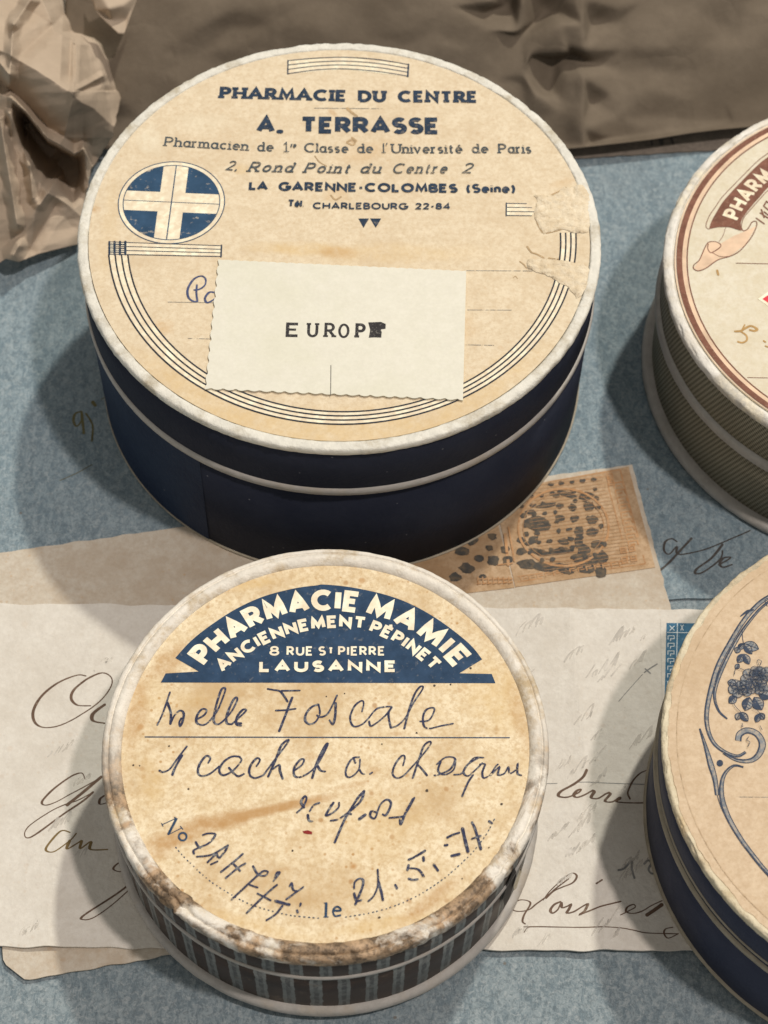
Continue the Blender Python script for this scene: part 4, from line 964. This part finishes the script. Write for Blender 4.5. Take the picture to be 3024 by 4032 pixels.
def dashes(pts, pitch, duty):
    P = crom([at(x, y, ZBL).xy for x, y in pts], 20); acc = 0; cur = []
    for i in range(1, len(P)):
        acc += (P[i]-P[i-1]).length
        if (acc/pitch) % 1 < duty: cur.append(P[i])
        else:
            if len(cur) > 1: pt.ribbon(cur, .09*mm, caps=True)
            elif len(cur) == 1: pt.ribbon([cur[0], cur[0]+Vector((.0001, 0))], .09*mm)
            cur = []
dashes([(691, 3335), (727, 3377), (811, 3457), (895, 3514), (980, 3559), (1064, 3586), (1148, 3605), (1258, 3616)], .00075, .5)
dashes([(1358, 3612), (1467, 3593), (1563, 3564), (1660, 3518), (1756, 3453), (1853, 3364), (1911, 3292), (1949, 3222)], .00075, .5)
pt.build('printed_line', M['inkB'], LB)
sk_ = Ink(ZBL, 5.5e-5)
for x, y, r in [(1710, 2700, 5), (1641, 2719, 5), (1641, 2886, 4), (1504, 2930, 3), (1681, 3113, 6), (1975, 3166, 5), (742, 3107, 4), (666, 2938, 4), (525, 3013, 4), (550, 3015, 3), (1853, 2631, 5), (1622, 2406, 4), (1588, 2268, 3), (1493, 3613, 5), (1152, 3350, 4), (2110, 2830, 4), (1300, 3170, 2), (1820, 3460, 3), (1925, 3338, 3), (1774, 2696, 4), (1285, 2743, 3), (1357, 2731, 3)]:
    if r: sk_.fill([at(x, y, ZBL).xy+Vector((math.cos(a), math.sin(a)))*r*.043*mm*random.uniform(.8, 1.2) for a in [i*math.pi/4 for i in range(8)]])
sk_.build('speck', M['speck'], LB, True)
rd_ = Ink(ZBL, 5.5e-5); rd_.pxfill(kc([(396, 462), (440, 455), (475, 468), (474, 488), (440, 487), (408, 480)]), ZBL); rd_.build('ink_drop', M['blood'], LB)

# ---- olive box, rear right
bc = thing('pill_box', 'round box with brown banner print on ivory lid and olive woven sides', 'box', (Cx['cb'][0], Cx['cb'][1], 0), 'round cardboard pharmacy boxes')
h = Cx['h']; zb = ZB+.0002
lathe(Cx, 'foot_rim', arcprof([(-1.5*mm, zb-.1*mm), (.6*mm, zb), (1.2*mm, zb+.7*mm), (1.0*mm, zb+1.7*mm), (.2*mm, zb+2.2*mm), (-1.5*mm, zb+2.2*mm)], 3), M['footC'], bc, rough=.00009, close=True, seed=2)
lathe(Cx, 'body', [(-Cx['R']*.7, zb+.5*mm), (-.9*mm, zb+.5*mm), (-.9*mm, h*.58), (-1.4*mm, h*.59)], M['weave'], bc, rough=.00007, rs=150)
lathe(Cx, 'seam_rim', arcprof([(-1.6*mm, h*.565), (.15*mm, h*.570), (.35*mm, h*.60), (.0*mm, h*.635), (-1.6*mm, h*.64)], 3), M['footC'], bc, rough=.00008, close=True, seed=5)
lathe(Cx, 'lid', [(-2*mm, h*.57), (-.5*mm, h*.61), (-.5*mm, h*.80), (-.6*mm, h-1.6*mm), (-2*mm, h-1.2*mm), (-Cx['R']*.6, h-1.2*mm)], M['weave'], bc, rough=.00007, rs=150, seed=4)
lathe(Cx, 'lid_rim', arcprof([(-3.4*mm, h-.6*mm), (-1.85*mm, h-.2*mm), (-1.4*mm, h+.22*mm), (-.4*mm, h), (.15*mm, h-.6*mm), (.1*mm, h-1.8*mm), (-1*mm, h-2.2*mm)], 4), M['rimC'], bc, n=420, rough=.00009, rs=650, close=True, seed=17, chips=.00016)
LC = disc(Cx, 'label', -2.0*mm, h+.12*mm, .25*mm, M['labelC'], bc, seed=8)
ZC = h+.14*mm
kh = K(2600, 450, 424*1659/938)
rg = Ink(ZC, 4e-5); rs_ = Ink(ZC, 2.5e-5)
pxm = .0485*mm
def ringC(off): return [Vector(ring_pt(Cx, 2*math.pi*i/120, -off*pxm, Cx['h'])) for i in range(121)]
rg.ribbon(ringC(61), 12*pxm, caps=False); rg.ribbon(ringC(93), 2.6*pxm, caps=False)
rs_.ribbon(ringC(79), 10*pxm, caps=False); rs_.ribbon(ringC(44), 2*pxm, caps=False)
for s, w_ in (([(400, 950), (430, 880), (485, 800), (545, 715), (690, 565), (840, 415), (938, 340), (1080, 240), (1260, 160)], 3), ([(400, 950), (400, 985), (425, 1003)], 3), ([(705, 985), (725, 905), (800, 815), (880, 725), (938, 665), (1080, 560), (1260, 480)], 3), ([(705, 985), (722, 1015), (760, 1000), (800, 940), (835, 935), (838, 975), (800, 1060), (740, 1140), (680, 1200), (600, 1240), (500, 1270), (400, 1340), (330, 1365), (290, 1345), (295, 1310), (340, 1270), (380, 1180), (415, 1120), (470, 1110), (520, 1130), (520, 1160), (450, 1205), (425, 1195), (412, 1165), (418, 1130)], 4), ([(570, 985), (545, 1060), (510, 1110)], 2), ([(450, 1205), (520, 1240), (600, 1238)], 3), ([(660, 1297), (938, 1303), (1400, 1310)], 3), ([(760, 2294), (1400, 2304)], 2.5)):
    rg.px(kh(s), w_, ZC, smooth=len(s) > 2)
P = crom([at(x, y, ZC).xy for x, y in kh([(425, 1000), (445, 935), (500, 835), (560, 745), (700, 592), (850, 442), (938, 372), (1080, 270), (1260, 190)])], 4)
P += crom([at(x, y, ZC).xy for x, y in kh([(1260, 450), (1080, 535), (938, 640), (880, 705), (800, 795), (730, 885), (700, 950), (705, 1012), (600, 985), (500, 985)])], 4)
rg.fill(P); rg.build('printed_border', M['brown'], LC)
rs_.pxfill(kh([(415, 1120), (470, 1110), (520, 1130), (640, 1060), (760, 1010), (835, 975), (740, 1140), (600, 1240), (500, 1268), (400, 1338), (330, 1362), (292, 1340), (340, 1270)]), ZC)
rs_.build('printed_tint', M['brown_soft'], LC)
lc = Ink(ZC, 8e-5)
text_arc(lc, 'PHARMACIE', kh([(690, 920)])[0], kh([(845, 690)])[0], kh([(1330, 395)])[0], 52, ZC, wt=.22, track=.28)
lc.build('lettering', M['pale'], LC)
lo_ = Ink(ZC, 6e-5)
for s in ([(835, 905), (905, 955)], [(870, 860), (938, 905)], [(905, 850), (940, 880)], [(880, 830), (905, 900)], [(900, 800), (960, 850), (980, 800), (925, 760), (900, 800)]): lo_.px(kh(s), 6, ZC, smooth=False)
lo_.build('lettering', M['brown'], LC)
dm = Ink(ZC, 4e-5); dm.pxfill(kh([(850, 1610), (940, 1545), (1090, 1545), (1180, 1612), (1090, 1680), (945, 1675)]), ZC); dmo = dm.build('printed_diamond', M['cream'], LC)
dm = Ink(ZC, 7e-5); dm.pxfill(kh([(888, 1610), (960, 1562), (1060, 1562), (1140, 1612), (1060, 1662), (960, 1656)]), ZC); dm.build('printed_diamond', M['red'], LC)
oc = Ink(ZC, 5e-5)
for s, w_ in (([(650, 1892), (700, 1888), (740, 1865), (790, 1845), (842, 1872), (820, 1888), (780, 1880)], 10), ([(705, 1895), (750, 1930), (752, 1970), (715, 1990), (675, 1982)], 8), ([(735, 1835), (705, 1890)], 6), ([(900, 1975), (915, 1985)], 8), ([(915, 2020), (938, 2028)], 7), ([(495, 1360), (505, 1400)], 9)): oc.px(kh(s), w_, ZC)
oc.build('handwriting', M['ochre'], LC)

# ---- navy box with flowers, front right
bd_ = thing('pill_box', 'round navy box with frayed tan lid and engraved blue flower spray', 'box', (Dx['cb'][0], Dx['cb'][1], 0), 'round cardboard pharmacy boxes')
h = Dx['h']; zb = ZL+.0002
lathe(Dx, 'foot_rim', [(-1.5*mm, zb), (.1*mm, zb), (.25*mm, zb+.5*mm), (-.2*mm, zb+.9*mm), (-1.5*mm, zb+.9*mm)], M['lineD'], bd_, rough=.00005, close=True, seed=2)
lathe(Dx, 'body', [(-Dx['R']*.7, zb+.3*mm), (-.25*mm, zb+.3*mm), (-.2*mm, h*.3), (-.25*mm, h*.63), (-.9*mm, h*.64)], M['navyD'], bd_, rough=.00008, rs=150)
lathe(Dx, 'seam_rim', [(-1.2*mm, h*.625), (.1*mm, h*.63), (.2*mm, h*.645), (0, h*.665), (-1.2*mm, h*.665)], M['lineD'], bd_, rough=.00006, close=True, seed=5)
lathe(Dx, 'lid', [(-1.5*mm, h*.64), (-.4*mm, h*.665), (-.4*mm, h*.80), (-.6*mm, h-1.8*mm), (-2*mm, h-1.2*mm), (-Dx['R']*.6, h-1.2*mm)], M['navyD'], bd_, rough=.00008, rs=150, seed=4)
lathe(Dx, 'seam_line', [(-1.0*mm, h*.695), (-.2*mm, h*.70), (-.2*mm, h*.712), (-1.0*mm, h*.716)], M['lineD'], bd_, rough=.00003, close=True, seed=5)
lathe(Dx, 'lid_rim', arcprof([(-3.6*mm, h-.5*mm), (-2.4*mm, h-.2*mm), (-1.3*mm, h+.05*mm), (-.5*mm, h+.1*mm), (-.1*mm, h-.5*mm), (-.3*mm, h-1.9*mm), (-1*mm, h-2.0*mm)], 4), M['rimD'], bd_, n=460, rough=.00013, rs=700, close=True, seed=27, chips=.0002)
LD = disc(Dx, 'label', -1.25*mm, h+.16*mm, .3*mm, M['labelD'], bd_, seed=9, rag=.0004, n=420)
gr_ = Ink(h+.18*mm, 3e-5); gr_.ribbon([Vector(ring_pt(Dx, 2*math.pi*i/160, -2.7*mm+.1*mm*noise.noise((math.cos(i/160*6.283)*5, math.sin(i/160*6.283)*5, 2)), Dx['h'])) for i in range(161)], .09*mm, caps=False)
gr_.build('painted_groove', m_ink('groove_shade_tint', (.36, .26, .16), .8, (.62, .48, .32), 700, lo=.4, hi=.6), LD)  # flat darker ring: the groove's shade is painted into its colour
ZD = h+.18*mm
ki = K(2200, 2100, 824*1659/943)
fl = Ink(ZD, 5e-5); fm = Ink(ZD, 3e-5)
def taper(pts, w0, w1, w2, ink_, tint=True):
    P = crom([at(x, y, ZD).xy for x, y in ki(pts)], 8); n = len(P); u = .0435*mm
    ws = [max(.3, (w0+(w1-w0)*i/(n/2)) if i < n/2 else (w1+(w2-w1)*(i-n/2)/(n/2)))*u for i in range(n)]
    if tint:
        fm.ribbon(P, ws, caps=False)
        for sg in (-1, 1):
            Q = []
            for i in range(n):
                d = (P[min(i+1, n-1)]-P[max(i-1, 0)]).normalized(); Q.append(P[i]+Vector((-d.y, d.x))*ws[i]*sg)
            ink_.ribbon(Q, [max(.8, 1.7)*u]*n if sg > 0 else [3.2*u]*n, caps=False)
    else: ink_.ribbon(P, ws, caps=False)
taper([(1100, 215), (943, 290), (880, 340), (830, 400), (775, 490), (722, 590), (690, 690), (668, 800), (672, 880), (700, 945), (750, 985), (805, 1003), (842, 985)], 7, 8, 3, fl)
taper([(1100, 235), (943, 312), (850, 410), (790, 505), (742, 600), (712, 680), (703, 740), (722, 800), (760, 836)], 2, 6, 1, fl)
taper([(808, 935), (815, 905), (850, 888), (895, 905), (918, 950), (900, 1000), (860, 1026), (800, 1022), (740, 990)], 10, 12, 2, fl)
taper([(636, 880), (662, 960), (685, 1040), (705, 1110), (714, 1180)], 1, 10, 5, fl)
taper([(832, 1055), (790, 1048), (752, 1080), (735, 1130), (738, 1200), (765, 1280), (820, 1375), (880, 1455), (950, 1535), (1080, 1640)], 1, 9, 4, fl)
taper([(714, 1180), (738, 1250), (792, 1345), (852, 1435), (943, 1545), (1060, 1660)], 1.5, 1.5, 1.5, fl, False)
taper([(940, 330), (930, 300), (960, 290)], 1.5, 2, 1, fl, False)
taper([(818, 375), (850, 352), (880, 345)], 2, 6, 2, fl, False)
taper([(826, 430), (828, 470), (833, 500)], 1.5, 1.5, 1.5, fl, False)
fl.fill([at(x, y, ZD).xy for x, y in ki(arc(726, 1036, 15, 15, 0, 345, 14))])
rq = random.Random(3)
def leaf(x, y, L, wd, ang, dark):
    """pointed leaf with midrib and hatching"""
    ca, sa = math.cos(ang), math.sin(ang)
    up = [(t*L, wd*math.sin(math.pi*t)**.8) for t in [i/7 for i in range(8)]]; dn = [(a, -b) for a, b in reversed(up[1:-1])]
    tr_ = lambda p: (x+p[0]*ca-p[1]*sa, y+p[0]*sa+p[1]*ca)
    pts = [tr_(p) for p in up+dn]
    fm.fill([at(a, b, ZD).xy for a, b in ki(pts)])
    fl.px(ki(pts+[pts[0]]), 3, ZD, smooth=False); fl.px(ki([tr_((0, 0)), tr_((L, 0))]), 2.5, ZD, smooth=False)
    if dark:
        half = [tr_(p) for p in up]+[tr_((0, 0))]
        fl.fill([at(a, b, ZD).xy for a, b in ki(half)])
    for t in (.3, .5, .7): fl.px(ki([tr_((t*L, 0)), tr_(((t+.1)*L, -wd*.7))]), 1.6, ZD, smooth=False)
for a in [(833, 497, 36, 13, 2.3, 1), (833, 497, 72, 22, .35, 0), (833, 497, 60, 16, .9, 1), (800, 540, 30, 14, -1.2, 0), (833, 545, 46, 16, 2.2, 1), (835, 545, 50, 16, 1.1, 1), (812, 590, 26, 10, 2.2, 0),
          (800, 735, 44, 18, 2.4, 1), (860, 740, 62, 24, 1.9, 1), (880, 740, 66, 26, 1.0, 1), (900, 720, 60, 22, .3, 1), (800, 680, 40, 16, 3.4, 0), (815, 810, 34, 14, 2.0, 0), (818, 808, 52, 16, .85, 1), (905, 815, 40, 14, 2.0, 1), (905, 812, 34, 13, .9, 0), (1000, 760, 50, 20, .6, 1)]:
    leaf(*a)
def flower(x, y, r):
    for k in range(5):
        a = k*2*math.pi/5+.4; cx, cy = x+.55*r*math.cos(a), y+.5*r*math.sin(a)
        pts = [(cx+.55*r*math.cos(t)*(1+.1*math.sin(3*t+k)), cy+.5*r*math.sin(t)) for t in [i*2*math.pi/12 for i in range(12)]]
        fm.fill([at(p, q, ZD).xy for p, q in ki(pts)]); fl.px(ki(pts+[pts[0]]), 2.2, ZD, smooth=False)
        for j in range(4):
            b = a+(j-1.5)*.28; fl.px(ki([(x+.2*r*math.cos(b), y+.2*r*math.sin(b)), (x+(.7+.1*(j % 2))*r*math.cos(b), y+(.7)*r*math.sin(b))]), 1.5, ZD, smooth=False)
    fl.fill([at(p, q, ZD).xy for p, q in ki(arc(x, y, r*.16, r*.14, 0, 330, 8))])
for f_ in [(808, 700, 42), (868, 655, 46), (920, 640, 40), (850, 700, 36), (905, 690, 38), (890, 630, 30)]: flower(*f_)
for s in ([(790, 640), (800, 610), (835, 620)], [(905, 600), (912, 580), (895, 575), (900, 600)], [(785, 770), (800, 790), (818, 808)], [(870, 790), (890, 800), (905, 815)], [(825, 860), (828, 875), (820, 870)], [(855, 920), (846, 935), (860, 945), (850, 965)], [(905, 870), (915, 890)]):
    fl.px(ki(s), 2.4, ZD)
fm.build('printed_tint', M['mid_blue'], LD)
fl.build('flower_engraving', M['navyD_ink'], LD)
ru = Ink(ZD, 3e-5); ru.px(ki([(810, 1188), (1200, 1192)]), 2.5, ZD, smooth=False); ru.build('ruled_line', M['grey_ink'], LD)

# ------------------------------------------------------------------ crumpled paper
def tri(t): return 2*abs(t-math.floor(t+.5))
FR = random.Random(41)
FOLDS = [(a, per, FR.uniform(0, 9), FR.uniform(0, 50)) for a, per in [(FR.uniform(0, math.pi), p_) for p_ in (.030, .026, .021, .017, .014, .011, .0085, .007, .0055, .0042)]]
def paperfolds(x, y, seed):
    """straight creases crossing at many angles, each fading in and out (metres in, roughly -1..1 out)"""
    z = 0
    for a, per, ph, sd in FOLDS:
        m = max(0, min(1, .55+2.2*noise.noise((x*34+sd, y*34+seed, 1))))
        if m > 0:
            t = (x*math.cos(a)+y*math.sin(a))/per+ph+.32*noise.noise((x*45, y*45, sd+seed))
            z += (tri(t)-.5)*per/.03*m
    return z
def crumple(name, pts, mat, label, cat, sub, amp, seed, soft=5):
    P3 = [at(x, y, z*mm) for x, y, z in pts]
    P2 = [Vector((x/1000, -y/1000)) for x, y, z in pts]
    vo, eo, fo, ov, _, _ = delaunay_2d_cdt(P2, [], [], 0, 1e-7)
    V = [P3[ov[i][0]] for i in range(len(vo))]; F2 = [tuple(f) for f in fo]
    import bmesh
    bm = bmesh.new(); vs = [bm.verts.new(v) for v in V]
    for f in F2: bm.faces.new([vs[i] for i in f])
    bmesh.ops.subdivide_edges(bm, edges=bm.edges[:], cuts=sub, use_grid_fill=True, smooth=0.0)
    bmesh.ops.triangulate(bm, faces=bm.faces[:])
    for it in range(soft): bmesh.ops.smooth_vert(bm, verts=[v for v in bm.verts if not v.is_boundary], factor=.5, use_axis_x=True, use_axis_y=True, use_axis_z=True)
    for v in bm.verts:
        p = v.co
        d = paperfolds(p.x, p.y, seed)
        v.co += Vector((.3, .3, 1))*d*amp
        if v.co.z < .0012: v.co.z = .0012
    bmesh.ops.recalc_face_normals(bm, faces=bm.faces[:])
    s_up = sum(f.normal.z*f.calc_area() for f in bm.faces)
    if s_up < 0: bmesh.ops.reverse_faces(bm, faces=bm.faces[:])
    me = bpy.data.meshes.new(name); bm.to_mesh(me); bm.free(); me.materials.append(mat); me.shade_smooth()
    o = bpy.data.objects.new(name, me); COL.objects.link(o)
    md = o.modifiers.new('thickness', 'SOLIDIFY'); md.thickness = .00018; md.offset = -1
    return tag(o, label, cat)
def lin(tab, x):
    for (a, b), (c, d) in zip(tab, tab[1:]):
        if x <= c: return b+(d-b)*max(0, min(1, (x-a)/(c-a)))
    return tab[-1][1]
q = .5199
XR = [(-120, 640), (20, 690), (130, 740), (240, 775), (285, 880), (335, 938), (520, 940), (760, 915), (1040, 850), (1200, 745), (1290, 690), (1400, 672), (1600, 632), (1850, 600), (1990, 560)]
Y2 = [(-160, 310), (100, 430), (300, 545), (520, 690), (620, 780), (700, 815), (840, 940), (950, 1010)]
Y1 = [(-160, 660), (80, 740), (200, 850), (360, 1050), (430, 1085), (560, 1168), (630, 1128), (700, 1260), (900, 1300)]
def hgt(x, y):
    z = lin([(-120, 36), (400, 33), (700, 31), (1000, 25), (1250, 19), (1500, 15), (1750, 10), (1900, 6.5), (2080, 4.5)], y)
    r = lin(XR, y)-x; z *= min(1, .30+r/520)
    y2, y1 = lin(Y2, x), lin(Y1, x)
    if y < y2: z += 6-min(y2-y, 420)*.016
    elif y < y1:
        t = (y-y2)/max(40, y1-y2); z += 6-8.5*t/.82 if t < .82 else -2.5+4.5*(t-.82)/.18
    else:
        t = y-y1; w_ = max(0, min(1, (x-90)/90, (640-x)/90))
        dip = 2-min(t/45, 1)*18 if t < 130 else -16+16*min(1, (t-130)/280)
        z += dip*w_+(1-w_)*2*max(0, 1-t/200)
    if y < 690:
        d = abs(x-(552-.045*y)); z -= 2.6*max(0, 1-d/70)*min(1, (690-y)/120)
        if x > 560: z -= .8
    for (ax, ay), (bx_, by_), hh, wd in (((180, 395), (560, 40), -2.2, 60), ((560, 690), (775, 575), 2.0, 30), ((600, 700), (740, 640), -1.5, 22), ((700, 240), (800, 640), 2.2, 50), ((790, 640), (850, 930), -1.6, 45),
                                         ((300, 1550), (480, 1290), 3.0, 40), ((400, 1450), (640, 1660), 2.0, 60), ((230, 1880), (420, 1560), -2.0, 60), ((110, 180), (230, 0), 5.0, 50), ((100, 180), (70, 640), 4.0, 45), ((640, 1130), (670, 1420), 3.5, 40), ((100, 1930), (140, 1860), 4, 60),
                                         ((0, 900), (130, 1700), 5, 45), ((70, 860), (220, 1250), 5, 38), ((200, 960), (250, 1500), 3, 35), ((90, 740), (360, 1050), 2.5, 30), ((0, 480), (60, 560), 5, 50)):
        dx, dy = bx_-ax, by_-ay; t = max(0, min(1, ((x-ax)*dx+(y-ay)*dy)/(dx*dx+dy*dy)))
        d = math.hypot(x-ax-dx*t, y-ay-dy*t)
        wd *= 1.5*(1+.35*noise.noise((x*.012, y*.012, ax)))
        if d < wd: z += .8*hh*(1-d/wd)**1.25
    return max(1.4, z)
NX, NY = 190, 300
V, Fc = [], []
for j in range(NY+1):
    for i in range(NX+1):
        u, v = i/NX, j/NY
        y = -120+v*(lin([(0, 2090), (.28, 1960), (.42, 1985), (.6, 1925), (1, 1850)], u)+120)
        xr = lin(XR, y)+9*noise.noise((y*.02, 3, 1))*1.5
        x = -160+u*(xr+160)
        p = at(x*q, y*q, 0)
        edge = min(1, (1-u)*14, (1-v)*18)
        z = max(1.3, hgt(x, y)+paperfolds(p.x, p.y, 3)*1.15*(.3+.7*edge))
        P = at(x*q, y*q, z*mm); V.append(P)
for j in range(NY):
    for i in range(NX): q0 = j*(NX+1)+i; Fc.append((q0, q0+NX+1, q0+NX+2, q0+1))
cp_ = mesh('crumpled_paper', V, Fc, M['crumple'], None, True)
md = cp_.modifiers.new('thickness', 'SOLIDIFY'); md.thickness = .00018; md.offset = -1
tag(cp_, 'crumpled pale brown wrapping paper bunched at the upper left beside the large box', 'paper')
# kraft sheet standing behind
kr = []
def kz(x, y):   # height over the table for a point of the picture
    return 2.5+max(0, (560-y))*.034+(4 if x < 2280 else 0)*min(1, max(0, (700-y)/500))
for j, y in enumerate((560, 470, 380, 290, 200, 110, 20, -80, -160)):
    for i in range(19):
        x = 260+i*165
        yy = y
        if j == 0:
            if x > 2300: yy = 556-(x-2305)*.103
            elif x > 2200: yy = 574
            else: yy = 590
        x2 = x+random.uniform(-40, 40)*(j > 0); y2 = yy+random.uniform(-22, 22)*(j > 0)
        kr.append((x2, y2, kz(x2, y2)+random.uniform(-.8, .8)*(j > 0)))
for x, y, dz in ((2302, 580, 5), (2300, 500, 7), (2298, 400, 7), (2300, 300, 8), (2302, 200, 8), (2296, 100, 8), (2300, 0, 8), (2330, 560, 1), (2325, 400, 0), (2330, 250, 0), (2335, 80, 0), (2050, 150, 3), (2240, 190, 6), (2180, 240, -2), (2090, 230, 4), (2250, 220, -1), (2050, 330, 4), (2160, 350, -1), (1900, 60, 4), (2000, 20, -2), (2230, 60, 4), (2150, 40, -2)):
    kr.append((x, y, kz(2600, y)+dz*.5))
crumple('kraft_paper', kr, M['kraft'], 'dark brown kraft paper, creased, rising behind the large navy box', 'paper', 6, .00055, 8, 3)
# a flap of brown paper over the top of the crumpled sheet
fpts = [(690, -40, 40), (760, -60, 44), (1060, -60, 38), (1000, 60, 37), (960, 150, 35), (940, 255, 34), (900, 250, 35), (850, 150, 37), (790, 90, 39), (720, 70, 40), (830, 60, 43), (930, 40, 41)]
crumple('paper_flap', [(x*q, y*q, z*.78) for x, y, z in fpts], M['crumple'], 'small pointed brown paper flap hanging over the dark hollow at the top left', 'paper', 6, .0006, 12, 2)
# strip of browned print between the kraft and blue papers
V, Fc = grid_sheet([at(2180, 640), at(3300, 570), at(3300, 400), at(2180, 470)], 0, lambda x, y: .0009, .0002, 30, 6, .0004, seed=12)
ns = tag(mesh('printed_paper_strip', V, Fc, M['newsprint'], None), 'narrow strip of browned printed paper showing between the kraft sheet and the blue sheet', 'paper')
nk = Ink(.0009, 4e-5)
k2_ = K(1512, 0, 1512); k2 = lambda p: k2_(p)
for s, w_ in (([(1155, 600), (1158, 628)], 8), ([(1195, 598), (1200, 622)], 18), ([(1240, 595), (1248, 620)], 10), ([(1130, 608), (1270, 592)], 3), ([(1130, 628), (1270, 614)], 3)): nk.px(k2(s), w_, .0009, smooth=False)
nko = nk.build('lettering', M['iron'], ns)
